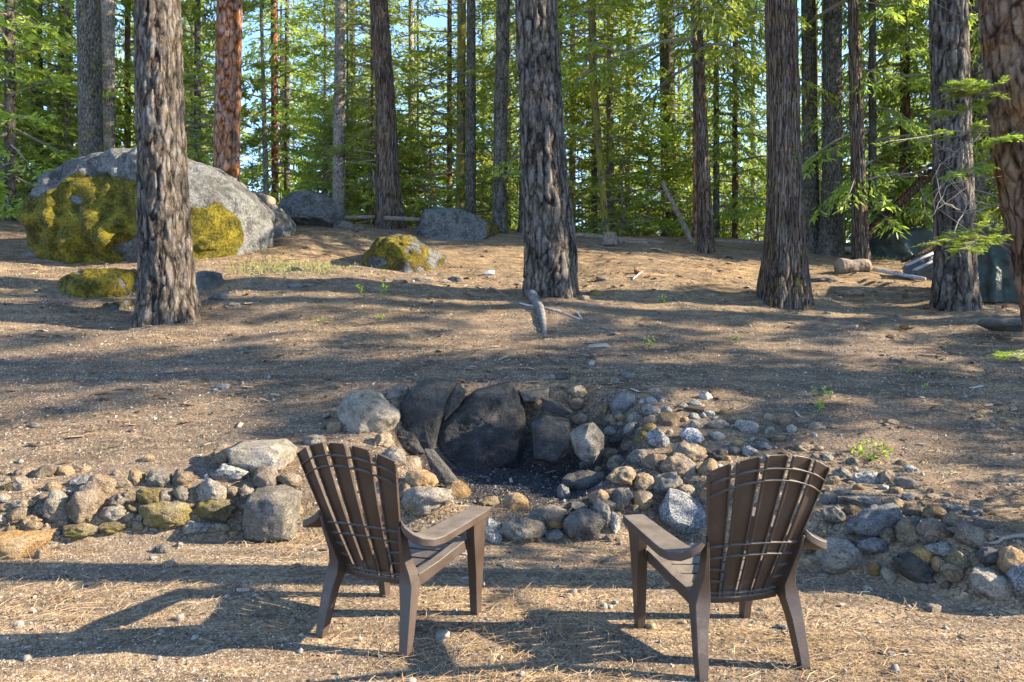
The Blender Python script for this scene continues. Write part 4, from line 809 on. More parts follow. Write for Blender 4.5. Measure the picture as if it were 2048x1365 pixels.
# the wood behind the crest: each tree its own trunk and crown
def lean_trunk(seed, kind):
    root = empty('tmp', (0, 0, 0)); o, bx, _ = trunk_mesh(root, [(0, 1024-10, 1024+10), (600, 1024-14, 1024+14)], 20, 0., kind, BM[kind], seed, 17, 16, .16, .2, 12); me = o.data
    bpy.data.objects.remove(o); bpy.data.objects.remove(root); return me
TR = [lean_trunk(41, 'fir'), lean_trunk(42, 'pale'), lean_trunk(43, 'brown'), lean_trunk(44, 'fir')]
SHADE = {'fir1': 'bushy yellow-green fir', 'fir2': 'tall drooping fir', 'fir3': 'low-skirted fir', 'ced1': 'lacy dark cedar', 'ced2': 'high-crowned lacy cedar', 'pin1': 'tufted pine', 'pin2': 'low-branched tufted pine',
         'far1': 'blue-green conifer', 'far2': 'feathery conifer', 'far3': 'dense yellow-green conifer'}
gaps = [(484, 516), (858, 884), (1288, 1338), (1478, 1528), (640, 660)]
woods = []
def wood_row(n, d0, d1, keys, x0=-60, x1=2110, sc=(.8, 1.15)):
    for i in range(n):
        for _ in range(30):
            px = x0+(x1-x0)*(i+random.random())/n; 
            if not any(a-22 < px < b+22 for a, b in gaps): break
        woods.append((px, random.uniform(d0, d1), random.choice(keys), random.uniform(*sc)))
wood_row(7, 20, 26, ['fir1', 'fir2', 'fir3', 'ced1', 'pin2'], sc=(.62, .85)); wood_row(11, 28, 38, ['fir1', 'fir2', 'ced1', 'ced2', 'pin1', 'fir3'], sc=(.8, 1.1)); wood_row(24, 40, 58, ['far1', 'far2', 'far3', 'pin1'], sc=(.8, 1.15)); wood_row(30, 60, 100, ['far1', 'far2', 'far3'], sc=(.95, 1.35))
woods += [(px_, random.uniform(*dr_), ky_, random.uniform(*s2_)) for px_, dr_, ky_, s2_ in [(random.uniform(-40, 2090) if q_ else random.uniform(-40, 2090), (27, 44) if q_ % 2 else (44, 75), random.choice(['fir3', 'fir1'] if q_ % 2 else ['far3', 'far1']), (.5, .75) if q_ % 2 else (.6, .9)) for q_ in range(34)]]
woods += [(-90-q_*48, 17+(q_*7) % 23, ['fir1', 'fir3', 'far1', 'fir2'][q_ % 4], .85) for q_ in range(11)]
for px, dd, ky, sc_ in [(20, 17, 'fir1', .9), (75, 19, 'fir3', 1.0), (135, 19, 'fir2', .8), (255, 21, 'ced1', .9), (395, 20, 'pin2', .95), (1745, 15.5, 'ced1', .8), (1810, 16.5, 'ced1', .95), (1885, 17.5, 'fir2', .9), (1960, 16, 'ced1', .9), (2040, 17, 'ced1', 1.), (1470, 19, 'ced1', .75), (1220, 20, 'fir1', .8)]: woods.append((px, dd, ky, sc_))
labs = {}
for k, (px, dd, ky, sc_) in enumerate(sorted(woods, key=lambda t: t[1])):
    x = (px-1024)/F*dd; z = float(gz(x, dd)); root = empty('cedar_tree' if 'ced' in ky else 'pine_tree' if 'pin' in ky else 'fir_tree', (x, dd, z), random.uniform(0, 6.28))
    tr = bpy.data.objects.new('trunk', TR[k % 4]); C.objects.link(tr); tr.parent = root; s_ = random.uniform(.35, .75); tr.scale = (s_, s_, sc_*{'fir1': 15, 'fir2': 17, 'fir3': 13, 'ced1': 15, 'ced2': 16, 'pin1': 17, 'pin2': 15, 'far1': 20, 'far2': 22, 'far3': 17}[ky]/17.3)
    crown(ky, root, (0, 0, 0), 0, (sc_*random.uniform(.9, 1.15),)*2+(sc_,))
    dist = 'just behind the crest' if dd < 26 else 'in the middle of the wood' if dd < 36 else 'deep in the wood' if dd < 52 else 'at the far back of the wood'
    nm = min([(-300, 'the off-frame left corner'), (45, 'the left picture edge'), (180, 'the dark mossy fir'), (320, 'the near left pine'), (455, 'the orange pine'), (600, 'the domed boulder'), (680, 'the pale slim trunk'), (775, 'the red-brown cedar'), (922, 'the golden mossy trunk'), (1090, 'the central pine'), (1210, 'the bent mossy trunk'), (1410, 'the dark slender cedar'), (1570, 'the thick cedar'), (1665, 'the swollen-based trunk'), (1760, 'the low tarp'), (1905, 'the furrowed pine'), (2040, 'the right picture edge')], key=lambda q: abs(q[0]-px))
    lab = f"{SHADE[ky]} {dist} {'right of' if px > nm[0] else 'left of'} {nm[1]}"; labs.setdefault(lab, []).append((px, root)); tag(root, lab, 'tree', 'conifers of the wood behind the crest')
for lab, l in labs.items():
    if len(l) > 1:
        for i, (_, r_) in enumerate(sorted(l, key=lambda t: t[0])): r_['label'] = short(f"{ORD[min(i, 7)].replace(' from left', '')}{'' if i == 0 else ' from left'} of {len(l)}, {lab}".replace('the middle of the wood', 'mid wood').replace('at the far back of the wood', 'at the wood\'s far back').replace('leafy to the ground', 'with low skirts'))
# young firs and leafy shrubs along the crest
labs = {}
sap = [(1150+i*24+random.uniform(-12, 12), random.uniform(19.0, 24.5), random.choice(['sap2', 'sap2', 'sap1']), random.uniform(.75, 1.5)) for i in range(17)]+[(random.uniform(590, 1030), random.uniform(19.5, 25.5), random.choice(['sap1', 'sap2']), random.uniform(.8, 1.6)) for i in range(20)]
sap += [(random.uniform(-20, 520), random.uniform(18, 23), 'sap1', random.uniform(.8, 1.4)) for i in range(9)]+[(1690, 19, 'sap2', 1.0), (1790, 16.5, 'sap1', .8), (1850, 17, 'sap1', .9), (1990, 16, 'sap2', .9), (1640, 20, 'sap2', 1.1), (1400, 18.3, 'sap2', .45)]
for px, dd, ky, sc_ in sap:
    x = (px-1024)/F*dd; z = float(gz(x, dd)); root = empty('young_fir' if ky == 'sap1' else 'leafy_shrub', (x, dd, z), random.uniform(0, 6.28))
    v, f = tube([(0, 0, -.1), (.02, 0, 1.), (0, .02, 2.2)], [.035, .02, .006], 6); mesh('trunk', v*np.array([1, 1, sc_]), f, M_TWIG, root); crown(ky, root, sc=(sc_,)*3)
    nm = min([(45, 'the left picture edge'), (180, 'the dark mossy fir'), (320, 'the near left pine'), (455, 'the orange pine'), (620, 'the domed boulder'), (680, 'the pale slim trunk'), (775, 'the red-brown cedar'), (922, 'the golden mossy trunk'), (1090, 'the central pine'), (1210, 'the bent mossy trunk'), (1340, 'the broad pale trunk'), (1410, 'the dark slender cedar'), (1570, 'the thick cedar'), (1760, 'the low tarp'), (1905, 'the furrowed pine'), (2040, 'the right picture edge')], key=lambda q: abs(q[0]-px))
    lab = f"{'low dark young fir' if ky == 'sap1' else 'bright yellow-green leafy shrub'} on the crest {'right of' if px > nm[0] else 'left of'} {nm[1]}"; labs.setdefault(lab, []).append((px, root)); tag(root, lab, 'young fir' if ky == 'sap1' else 'shrub', 'undergrowth along the crest')
for lab, l in labs.items():
    if len(l) > 1:
        for i, (_, r_) in enumerate(sorted(l, key=lambda t: t[0])): r_['label'] = short(f"{ORD[min(i, 7)].replace(' from left', '')}{'' if i == 0 else ' from left'} of {len(l)}, {lab}".replace('the middle of the wood', 'mid wood').replace('at the far back of the wood', 'at the wood\'s far back').replace('leafy to the ground', 'with low skirts'))
# firs standing outside the picture on the right; they shade the slope
for k, (x, y, ky, sc_, lab) in enumerate([(12.0, 6.75, 'fir3', .95, 'fir outside the picture on the right shading the slope'), (15.5, 6.95, 'pin1', .85, 'second fir outside the picture on the right, farther out'), (20, 14.4, 'fir3', 1.0, 'third fir outside the picture on the right, farthest out'),
        (14, 9.3, 'pin1', .7, 'pine outside the picture at the upper right'), (17.5, 16.0, 'pin1', .9, 'tufted pine outside the picture beyond the tall tarp'), (13.5, 18.3, 'pin2', .6, 'small pine outside the picture far behind the shading firs'),
        (24, 15.5, 'fir3', 1.0, 'fir outside the picture at the far right of the crest'), (6.3, 4.5, 'sap1', .95, 'young fir outside the picture by the right stone wall')]):
    root = empty('young_fir' if ky == 'sap1' else 'fir_tree', (x, y, float(gz(x, y))), k); tag(root, lab, 'tree', 'trees outside the picture')
    tr = bpy.data.objects.new('trunk', TR[k % 4]); C.objects.link(tr); tr.parent = root; tr.scale = (1.2, 1.2, sc_) if ky != 'sap1' else (.1, .1, .12); crown(ky, root, sc=(sc_,)*3)
# ------------------------------------------------------------------ logs, stumps, roots, tarps
M_END = plain('cut_wood_end', (.20, .155, .11), .9, .35, 30, .004)
def log(name, a, b, r, mat, label, cat, seed=1, n=22, ends=None):
    a, b = np.array(a, float), np.array(b, float); s = np.linspace(0, 1, n)[:, None]; P = a+(b-a)*s; ax = unit(b-a); up = np.array([0, 0, 1.]) if abs(ax[2]) < .9 else np.array([1., 0, 0])
    u = unit(np.cross(ax, up)); v = np.cross(u, ax); m = 18; th = np.arange(m)*2*np.pi/m; V = []
    for i, p in enumerate(P):
        c = np.cos(th)[:, None]*u+np.sin(th)[:, None]*v; V.append(p+c*r*(1-.15*i/n))
    V = np.concatenate(V); V += (V-np.repeat(P, m, 0))*(fbm(V*np.array([6, 6, 6])+seed, seed, 4)*.3)[:, None]; Fc = []
    for i in range(n-1):
        for j in range(m): k = (j+1) % m; Fc.append((i*m+j, i*m+k, (i+1)*m+k, (i+1)*m+j))
    Fc += [tuple(range(m))[::-1], tuple(range((n-1)*m, n*m))]
    o = mesh(name, V, Fc, [mat, ends or M_END], midx=[0]*(len(Fc)-2)+[1, 1]); tag(o, label, cat); return o
def gp(px, py, up=0.): x, y, z = hit(px, py); return np.array([x, y, z+up])
def pd(px, py, d): return np.array([(px-1024)/F*d, d, CH+(HY-py)/F*d])
log('fallen_log', pd(596, 440, 16.6), pd(760, 434, 16.9), .05, M_LOG, 'long dark fallen log on the crest left of the red-brown cedar', 'log', 3)
log('fallen_log', pd(770, 437, 16.4), pd(842, 440, 16.2), .055, M_LOG, 'weathered log piece between the red-brown cedar and the long boulder', 'log', 5)
log('log_chunk', pd(503, 395, 14.6), pd(543, 405, 14.3), .13, M_LOG, 'short sawn log lying behind the grey-brown boulder on the left', 'log', 7, 8)
log('tree_stump', pd(1220, 492, 15.6), pd(1220, 466, 15.6), .16, M_LOG, 'dark round stump at the foot of the bent mossy trunk', 'stump', 9, 8)
log('tree_stump', gp(1710, 545)+np.array([-.3, 0, .10]), gp(1710, 545)+np.array([.27, .1, .12]), .135, M_LOG, 'mossy sawn log lying in front of the slim brown cedar', 'log', 11, 12)
log('fallen_log', pd(1150, 470, 16.6), pd(1330, 486, 16.2), .05, M_LOG, 'thin fallen log on the crest right of the central pine', 'log', 13)
log('fallen_log', pd(1235, 484, 16.0), pd(1300, 487, 15.9), .06, M_LOG, 'short pale log near the round stump', 'log', 14, 12)
log('fallen_log', pd(1425, 484, 17.0), pd(1540, 488, 16.8), .07, M_LOG, 'grey fallen log between the dark slender cedar and thick cedar', 'log', 15)
log('fallen_log', pd(1612, 494, 15.8), pd(1712, 500, 15.5), .07, M_DEADW, 'pale fallen log behind the swollen-based trunk', 'log', 17)
log('leaning_log', pd(1735, 470, 14.6), pd(1862, 345, 15.4), .10, BM['brown'] if 'BM' in globals() else M_LOG, 'reddish dead trunk leaning up to the right above the low tarp', 'log', 19, 26)
log('leaning_log', pd(1388, 492, 16.4), pd(1325, 365, 16.8), .055, M_LOG, 'thin dark dead trunk leaning left in front of the broad pale trunk', 'log', 21, 26)
log('wooden_pole', gp(1748, 546, .06), gp(1850, 566, .05), .035, M_DEADW, 'pale weathered pole lying in front of the low tarp', 'pole', 23, 14)
log('fallen_branch', gp(1290, 595, .02)+np.array([-.5, 0, 0]), gp(1160, 470, .02), .012, M_DEADW, 'long thin stick lying up the slope right of the central pine', 'stick', 25) if False else None
for k, (a, b, lab) in enumerate([((1040, 610), (1160, 640), 'short stick lying across the pale root'), ((980, 577), (1016, 594), 'curved dark stick left of the foot of the central pine'), ((1155, 628), (1165, 642), 'stub of wood right of the pale root'),
        ((1180, 488), (1290, 505), 'thin dark stick lying along the slope below the round stump'), ((1265, 560), (1285, 545), 'broken bark piece on the sunny slope'), ((2048, 1078), (1955, 1100), 'bare twig lying over the stones at right edge'), ((1430, 500), (1500, 478), 'bare twigs of a dead branch beside grey log'),
        ((960, 1145), (968, 1178), 'short broken twig behind the left chair front leg')]):
    A, B_ = gp(*a, .02), gp(*b, .02); q = np.linspace(0, 1, 9)[:, None]; P = A+(B_-A)*q; P[:, 2] = gz(P[:, 0], P[:, 1])+.015+rng.normal(0, .006, 9); P[:, 1] += rng.normal(0, .012, 9)
    v, f = join([tube(P, np.linspace(.014, .006, 9), 6), tube([P[4], P[4]+(B_-A)*.2+np.array([0, .03, .02])], [.007, .003], 5)]); tag(mesh('stick', v, f, M_TWIG if k % 2 else M_DEADW), lab, 'stick', 'sticks on the ground')
P = np.array([gp(1062, 594), gp(1068, 606), gp(1080, 622), gp(1085, 640), gp(1089, 660), gp(1090, 676)]); P[:, 2] += np.array([.05, .05, .03, .02, .01, -.04])
v, f = tube(P, [.085, .062, .048, .042, .034, .02], 12); v += (fbm(v*9, 3, 3)*.02)[:, None]
tag(mesh('tree_root', v, f, plain('grey_root', (.11, .098, .09), .9, .5, 14, .012)), 'pale exposed root running down from the central pine', 'root')
# bark ring, stone block, white tube, pine cones
cen = gp(1700, 592, .03); th = np.linspace(0, 2*np.pi, 25)[:-1]; secs = [[cen+np.array([math.cos(t)*(.165+a), math.sin(t)*(.17+a), b]) for a, b in ((0, -.03), (.028, -.03), (.033, .045+.012*math.sin(3*t)), (0, .05+.012*math.sin(3*t)))] for t in th]
V = np.array(secs).reshape(-1, 3); Fc = [((i*4+j), (i*4+(j+1) % 4), (((i+1) % 24)*4+(j+1) % 4), (((i+1) % 24)*4+j)) for i in range(24) for j in range(4)]
tag(mesh('bark_ring', V, Fc, M_LOG), 'hollow ring of old bark on the needles right of the thick cedar', 'bark ring')
c0 = gp(1975, 603); o = poly_rock('stone_block', [(1955, 606), (1956, 585), (1972, 573), (1990, 580), (1986, 600), (1975, 610)], c0[1], .14, MS['t'], 51, .45, .02, 4, fine=.004); tag(o, 'pale cut stone block at the foot of the tall tarp', 'stone block')
a_ = gp(970, 552, .035); v, f = tube([a_, a_+np.array([.15, .02, .01])], [.03, .03], 14); tag(mesh('white_tube', v, f, plain('white_plastic', (.75, .75, .74), .4, .05)), 'small white plastic tube lying on the slope left of the central pine', 'tube')
def cone(px, py, r, lab):
    g = np.random.default_rng(int(px)); LV = []
    for i in range(70):
        t = i/70; a = i*2.4; rr = r*math.sin(math.pi*(.12+.82*t))*.62; c = np.array([math.cos(a)*rr*.55, math.sin(a)*rr*.55, (t-.5)*r*1.5]); dd = unit(np.array([math.cos(a), math.sin(a), .55])); nn = np.array([-math.sin(a), math.cos(a), 0])
        LV.append(leaf_quads(c[None], dd[None], nn[None], np.array([rr*.8+.004]), np.array([r*.32])))
    x, y, z = hit(px, py); V, Fi = np.concatenate(LV), None
    core, cf = ICO[2]; nV = len(V); V2 = np.concatenate([V, core*np.array([.36*r, .36*r, .75*r])]); Fc = [tuple(q) for q in np.arange(nV).reshape(-1, 4)]+[tuple(q+nV) for q in cf]
    o = mesh('pine_cone', V2, Fc, MCONE, smooth=False, loc=(x, y, z+r*.5)); o.rotation_euler = (1.2, random.uniform(0, 3), random.uniform(0, 6)); tag(o, lab, 'pine cone', 'pine cones on the needles')
MCONE = plain('cone_scales', (.17, .085, .045), .8, .4, 60)
for px, py, r, lab in [(1807, 661, .075, 'dark pine cone on the bare slope below the right pine'), (1853, 620, .06, 'pine cone left of the foot of the furrowed pine'), (1813, 624, .04, 'small pine cone left of the other two near the right pine'), (1810, 597, .06, 'pine cone between bark ring and furrowed pine'),
                       (1867, 600, .07, 'dark cone against the left foot of the furrowed pine'), (2008, 617, .05, 'pine cone right of the furrowed pine near edge'), (1275, 548, .07, 'brown cone on the sunny slope right of the central pine'), (1545, 590, .08, 'broken dark cone at the left foot of the thick cedar')]: cone(px, py, r, lab)
# tarps
def m_tarp(name, c):
    k = NT(name, .62, .3); v = k.co(); n = k.noise(v, 3, 5, .6); k.col(k.ramp(n, [(.35, tuple(np.array(c)*.65)), (.6, c), (.75, tuple(np.array(c)*1.9))]))
    k.bump(k.math('ADD', k.noise(v, 6, 3), k.math('MULTIPLY', k.vor(v, 5), .8)), .06, .8); return k.m
MT = m_tarp('dark_green_tarp', (.026, .035, .025)); MTB = m_tarp('blue_grey_tarp', (.07, .09, .10))
o = poly_rock('tarp_cover', [(1736, 512), (1737, 490), (1752, 470), (1790, 462), (1835, 458), (1880, 456), (1920, 465), (1925, 512), (1860, 522), (1780, 522)], 13.6, .75, MT, 61, .38, .03, 6, fine=.006, skirt=True, facets=3)
V = np.array([v.co[:] for v in o.data.vertices]); f_ = np.sin(V[:, 0]*9+V[:, 2]*7+fbm(V*2, 4, 2)*4)*.045+np.abs(fbm(V*3, 9, 3))*.11; V[:, 1] -= f_*np.clip(-V[:, 1]*3, 0, 1); V[:, 2] += fbm(V*4, 2, 2)*.04
o.data.vertices.foreach_set('co', V.astype(np.float32).ravel()); o.data.update(); tag(o, 'low dark green tarp draped over a pile left of the furrowed pine', 'tarp')
nb_, mz = 90, 70; x0, y0, z0 = pd(1952, 580, 10.9); W_, H_ = .80, 1.12; V = []
z0 = float(gz(x0+.3, 10.9))
per = [(0, 0), (W_, -.05), (W_+.1, .75), (-.05, .8)]; perl = []
for i in range(nb_):
    t = i/nb_*4; a, b = per[int(t) % 4], per[(int(t)+1) % 4]; q = t-int(t); perl.append((a[0]+(b[0]-a[0])*q, a[1]+(b[1]-a[1])*q))
perl = np.array(perl); cxy = np.array([W_/2, .37])
for j in range(mz+12):
    hz = min(j/mz, 1.); sh = 1+.20*(1-hz)**2.2; top = 1-.97*max(0, (j-mz)/11)
    p = cxy+(perl-cxy)*(sh if j < mz else top*(1-.03*(j-mz))); ang = np.arange(nb_)/nb_*2*np.pi
    fold = (np.sin(ang*11+hz*2.5+np.sin(ang*3)*2)*.035*(1.25-hz)+np.sin(ang*6-hz*6)*.03+np.sin(ang*19+hz*9)*.012) if j < mz else 0*ang
    n_ = unit(p-cxy); p = p+n_*fold[:, None]
    zz_ = H_*hz+(.05*(1-top) if j >= mz else 0)+.06*p[:, 0]*hz
    V.append(np.stack([x0+p[:, 0], 10.9+p[:, 1], z0+zz_+0*p[:, 0]], 1))
V = np.concatenate(V); V += (fbm(V*3.4, 8, 4)*.05)[:, None]*np.array([.4, 1, .2]); n_ = mz+12; I_ = np.arange(n_*nb_).reshape(n_, nb_); J_ = np.roll(I_, -1, 1)
Q_ = np.stack([I_[:-1], J_[:-1], J_[1:], I_[1:]], -1).reshape(-1, 4).tolist()+[tuple(I_[-1])]
tag(mesh('tarp_cover', V, [tuple(q) for q in Q_], MT), 'tall dark green tarp hanging in folds over a stack at the right edge', 'tarp')
o = poly_rock('crumpled_tarp', [(1820, 535), (1832, 522), (1850, 512), (1872, 505), (1900, 515), (1905, 560), (1880, 566), (1850, 545)], 11.6, .25, MTB, 63, .6, .16, 5, fine=.05, skirt=True)
tag(o, 'crumpled blue-grey plastic sheet left of the furrowed pine', 'plastic sheet')
for k, (a, b) in enumerate([((1815, 530, 11.9), (1885, 498, 12.3)), ((1806, 524, 12.1), (1880, 488, 12.5)), ((1830, 540, 11.7), (1890, 512, 12.1))]):
    A, B_ = pd(*a), pd(*b); A[2] = max(A[2], gz(A[0], A[1])+.03); v, f = sweep([rect(A, (0, 1, 0), (0, 0, 1), .14, .03), rect(B_, (0, 1, 0), (0, 0, 1), .14, .03)])
    tag(mesh('wooden_plank', v, f, [M_DEADW, BM['brown'], M_DEADW][k]), ['upper grey plank sloping over the sheet beside the furrowed pine', 'reddish plank sloping behind the grey ones', 'lower grey plank resting on the crumpled plastic sheet'][k], 'plank', 'old planks by the furrowed pine')
# ------------------------------------------------------------------ seedlings
MLF = m_leaf('seedling_leaves', (.16, .28, .03), (.42, .55, .07), .45)
def seedling(px, py, h, n, lab, rad=.6, ll=.4):
    x, y, z = hit(px, py); g = np.random.default_rng(int(px)); LV = []; prs = []
    for i in range(n):
        a = i*2.4+g.uniform(-.3, .3); hh = h*g.uniform(.35, 1); e = np.array([math.cos(a), math.sin(a), 0])*h*rad*g.uniform(.4, 1)+np.array([0, 0, hh]); prs.append(tube([(0, 0, 0), e*.5+np.array([0, 0, hh*.12]), e], [.003, .002, .0012], 4))
        for q in range(5):
            dd = unit(e*.5/np.linalg.norm(e)+g.normal(size=3)*.6); nn = unit(np.cross(dd, g.normal(size=3)*.4+np.array([0, 0, 1.]))); l = h*ll*g.uniform(.6, 1.1); LV.append(leaf_quads(e[None], dd[None], nn[None], np.array([l]), np.array([l*.42])))
    LV = np.concatenate(LV); root = empty('seedling', (x, y, z)); v, f = join(prs); mesh('stem', v, f, MLF, root, attr={'leaf': np.zeros(len(v))})
    mesh('leaves', LV, np.arange(len(LV)).reshape(-1, 4), MLF, root, smooth=False, attr={'leaf': np.repeat(g.uniform(0, 1, len(LV)//4), 4)}); tag(root, lab, 'seedling', 'green seedlings on the slope')
for a in [(1743, 922, .13, 16, 'brightest leafy green seedling at the top of the right wall', 1.1), (1640, 793, .075, 7, 'green seedling pair, upper left leaf tuft above the bank', 1.1), (1660, 798, .06, 5, 'small green tuft just right of the upper left one'), (1640, 828, .11, 9, 'upright bright green seedling below the leaf tufts', .35),
          (1851, 780, .06, 4, 'single green leaf shoot standing alone on the right slope', .4), (1822, 748, .06, 5, 'faint green sprig left of the single leaf shoot'), (1297, 695, .10, 6, 'pale seedling with white stems on the middle slope', .9), (1323, 606, .09, 6, 'tiny yellow-green plant left of the thick cedar foot'),
          (768, 592, .14, 6, 'upright pale green sprig below the dome-shaped boulder', .35), (720, 590, .12, 5, 'fainter sprig left of the upright pale green one', .4), (760, 640, .07, 8, 'low green plant in the middle of the left slope', 1.2), (1470, 686, .06, 6, 'low yellowish plant on the slope below the thick cedar', 1.2),
          (640, 645, .06, 6, 'low green weed right of the near left pine', 1.3), (1395, 498, .16, 9, 'bright leafy plant at the left foot of the dark slender cedar', .9)]: seedling(*a)
# sparse grass tufts by the boulders
g = np.random.default_rng(5); LV = []
for cxp, cyp, n, sx_ in [(520, 535, 420, 90), (620, 540, 420, 110), (600, 560, 160, 120), (1790, 520, 150, 60), (700, 480, 120, 90), (1760, 515, 90, 40)]:
    for i in range(n):
        px, py = cxp+g.normal()*sx_*.4, cyp+g.normal()*5; 
        x, y = (px-1024)/F*11.6, 11.6+g.normal()*.25
        if cyp < 530: x, y, _z = hit(px, py)
        z = float(gz(x, y)); dd = unit(np.array([g.normal()*.5, g.normal()*.5, 1.])); LV.append(leaf_quads(np.array([[x, y, z]]), dd[None], unit(np.cross(dd, g.normal(size=3)))[None], np.array([g.uniform(.04, .10)]), np.array([.008])))
LV = np.concatenate(LV); tag(mesh('grass', LV, np.arange(len(LV)).reshape(-1, 4), plain('dry_grass', (.17, .19, .05), .8, .4), smooth=False), 'sparse short grass near the boulders', 'grass', kind='stuff')
# ------------------------------------------------------------------ litter: fallen needles, bark chips and pebbles
def m_litter(name, stops):
    k = NT(name, .85, .2); k.col(k.ramp(k.attr('tone'), stops)); return k.m
g = np.random.default_rng(21)
def scat(n, y0, y1, pw_=1.6):
    y = y0+(y1-y0)*g.uniform(0, 1, n)**pw_; x = g.uniform(-1, 1, n)*(y*.72+.15); return x, y
def clump(x, y, sc, th, s=77): return fbm(np.stack([x*sc, y*sc, x*0], 1), s, 3) > th-g.uniform(0, .5, len(x))
x, y = scat(60000, 2.6, 15); k = clump(x, y, 1.3, .22); k &= np.hypot(x-.1, y-6.1) > .85; x, y = x[k], y[k]; n = len(x); z = gz(x, y)
fl = fbm(np.stack([x*.6, y*.6, x*0], 1), 31, 2)*4; a = fl+g.normal(0, .95, n); l = g.uniform(.04, .15, n); d_ = np.stack([np.cos(a), np.sin(a), g.normal(0, .07, n)], 1); p = np.stack([x, y, z+.006+g.uniform(0, .012, n)], 1)
nn = unit(np.cross(d_, [0, 0, 1.])+g.normal(size=(n, 3))*.3); wd = .0010+.00042*y; c1 = p+d_*(l*.5)[:, None]+np.stack([0*l, 0*l, l*.06], 1)+np.stack([-np.sin(a), np.cos(a), 0*a], 1)*(g.normal(0, .08, n)*l)[:, None]; e = p+d_*l[:, None]
V = np.stack([p-nn*wd[:, None]/2, p+nn*wd[:, None]/2, c1-nn*wd[:, None]/2, c1+nn*wd[:, None]/2, e-nn*wd[:, None]/4, e+nn*wd[:, None]/4], 1).reshape(-1, 3)
b = np.arange(n)[:, None]*6; Q_ = np.concatenate([b+np.array([0, 1, 3, 2]), b+np.array([2, 3, 5, 4])])
tag(mesh('needle_litter', V, Q_, m_litter('dry_needles', [(0, (.13, .075, .04)), (.5, (.36, .23, .11)), (1, (.44, .34, .20))]), smooth=False, attr={'tone': np.repeat(np.clip(g.normal(.42, .28, n), 0, 1), 6)}), 'fallen tan pine needles strewn over the ground', 'needles', kind='stuff')
TV = np.array([[1, 0, -.3], [-.5, .8, -.3], [-.6, -.7, -.3], [0.1, 0, .6]]); TF = np.array([[0, 1, 3], [1, 2, 3], [2, 0, 3]])
x, y = scat(170000, 2.6, 12, 1.7); n = len(x); z = gz(x, y); s = g.lognormal(0, .45, n)*(.0030+.00055*y); a = g.uniform(0, 6.28, n)
tv = TV[None]*g.uniform(.5, 1.2, (n, 4, 1)); tv = np.stack([tv[..., 0]*np.cos(a)[:, None]-tv[..., 1]*np.sin(a)[:, None], tv[..., 0]*np.sin(a)[:, None]+tv[..., 1]*np.cos(a)[:, None], tv[..., 2]*.8], -1)*s[:, None, None]+np.stack([x, y, z], 1)[:, None]
tag(mesh('gravel', tv.reshape(-1, 3), (np.arange(n)[:, None, None]*4+TF[None]).reshape(-1, 3), m_litter('grit_chips', [(0, (.03, .024, .02)), (.40, (.15, .11, .078)), (.75, (.31, .25, .175)), (1, (.38, .34, .27))]), smooth=False, attr={'tone': np.repeat(g.uniform(0, 1, n)**1.2, 4)}), 'fine tan gravel and bark chips over the ground', 'gravel', kind='stuff')
x, y = scat(900, 3, 13, 1.2); n = len(x); V0, F0 = ICO[2]; s = g.lognormal(0, .4, n)*.011; P = V0[None]*g.uniform(.6, 1.2, (n, len(V0), 1))*(s[:, None]*g.uniform(.6, 1.2, (n, 3)))[:, None, :]+np.stack([x, y, gz(x, y)+s*.2], 1)[:, None]
tag(mesh('pebbles', P.reshape(-1, 3), (np.arange(n)[:, None, None]*len(V0)+F0[None]).reshape(-1, 3), m_litter('pebble_stone', [(0, (.16, .14, .12)), (.5, (.16, .135, .105)), (1, (.25, .225, .185))]), attr={'tone': np.repeat(g.uniform(0, 1, n), len(V0))}), 'small pebbles scattered over the slope', 'pebbles', kind='stuff')
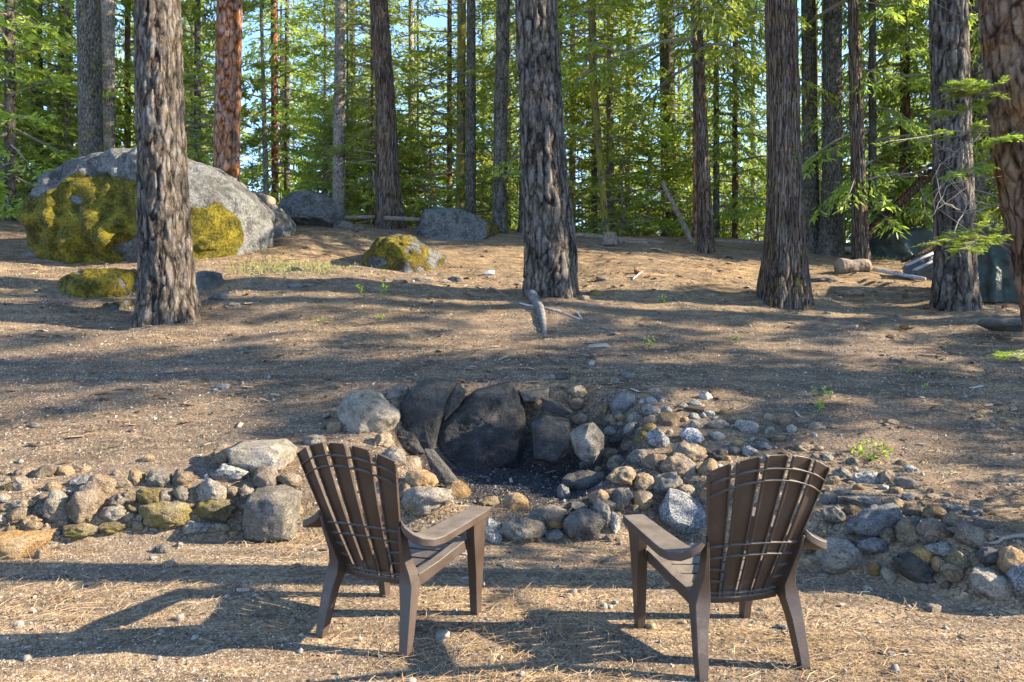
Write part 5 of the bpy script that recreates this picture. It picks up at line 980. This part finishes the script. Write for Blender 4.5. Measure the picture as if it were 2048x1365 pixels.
x, y = scat(5200, 3.2, 17, 1.0); kk = clump(x, y, .8, .25, 55)|(g.uniform(0, 1, len(x)) < .3); x, y = x[kk], y[kk]; n = len(x); a = g.uniform(0, 6.28, n); l = g.lognormal(0, .5, n)*.026*np.clip((y-2)/5, .35, 1); wd = l*g.uniform(.15, .6, n)
d_ = np.stack([np.cos(a), np.sin(a), g.normal(0, .15, n)], 1); sd_ = np.stack([-np.sin(a), np.cos(a), g.normal(0, .2, n)], 1); p = np.stack([x, y, gz(x, y)+.008], 1); V = []
for (u_, v_, h_) in ((-1, -.6, 0), (-.8, .9, 0), (.9, .7, 0), (1, -.8, 0), (-.9, -.5, .35), (-.7, .8, .3), (.8, .6, .4), (.9, -.7, .3)): V.append(p+d_*(l*u_)[:, None]+sd_*(wd*v_)[:, None]+np.array([0, 0, 1.])*(wd*h_)[:, None])
V = np.stack(V, 1).reshape(-1, 3); Q_ = (np.arange(n)[:, None, None]*8+np.array([[4, 7, 6, 5], [0, 4, 5, 1], [1, 5, 6, 2], [2, 6, 7, 3], [3, 7, 4, 0]])[None]).reshape(-1, 4)
tag(mesh('bark_litter', V, Q_, m_litter('bark_pieces', [(0, (.045, .028, .018)), (.6, (.16, .09, .055)), (1, (.34, .28, .22))]), smooth=False, attr={'tone': np.repeat(g.uniform(0, 1, n), 8)}), 'bits of bark and broken twigs over the slope', 'bark litter', kind='stuff')
x = .1+g.normal(0, .40, 12000); y = 6.0+g.normal(0, .38, 12000); n = len(x); a = g.uniform(0, 6.28, n); s = g.lognormal(0, .5, n)*.009
tv = TV[None]*g.uniform(.5, 1.2, (n, 4, 1)); tv = np.stack([tv[..., 0]*np.cos(a)[:, None]-tv[..., 1]*np.sin(a)[:, None], tv[..., 0]*np.sin(a)[:, None]+tv[..., 1]*np.cos(a)[:, None], tv[..., 2]], -1)*s[:, None, None]+np.stack([x, y, gz(x, y)], 1)[:, None]
tag(mesh('ash', tv.reshape(-1, 3), (np.arange(n)[:, None, None]*4+TF[None]).reshape(-1, 3), m_litter('charcoal_bits', [(0, (.012, .012, .013)), (.8, (.045, .044, .044)), (1, (.12, .115, .11))]), smooth=False, attr={'tone': np.repeat(g.uniform(0, 1, n)**1.3, 4)}), 'black charcoal and ash in the fire pit hollow', 'ash', kind='stuff')
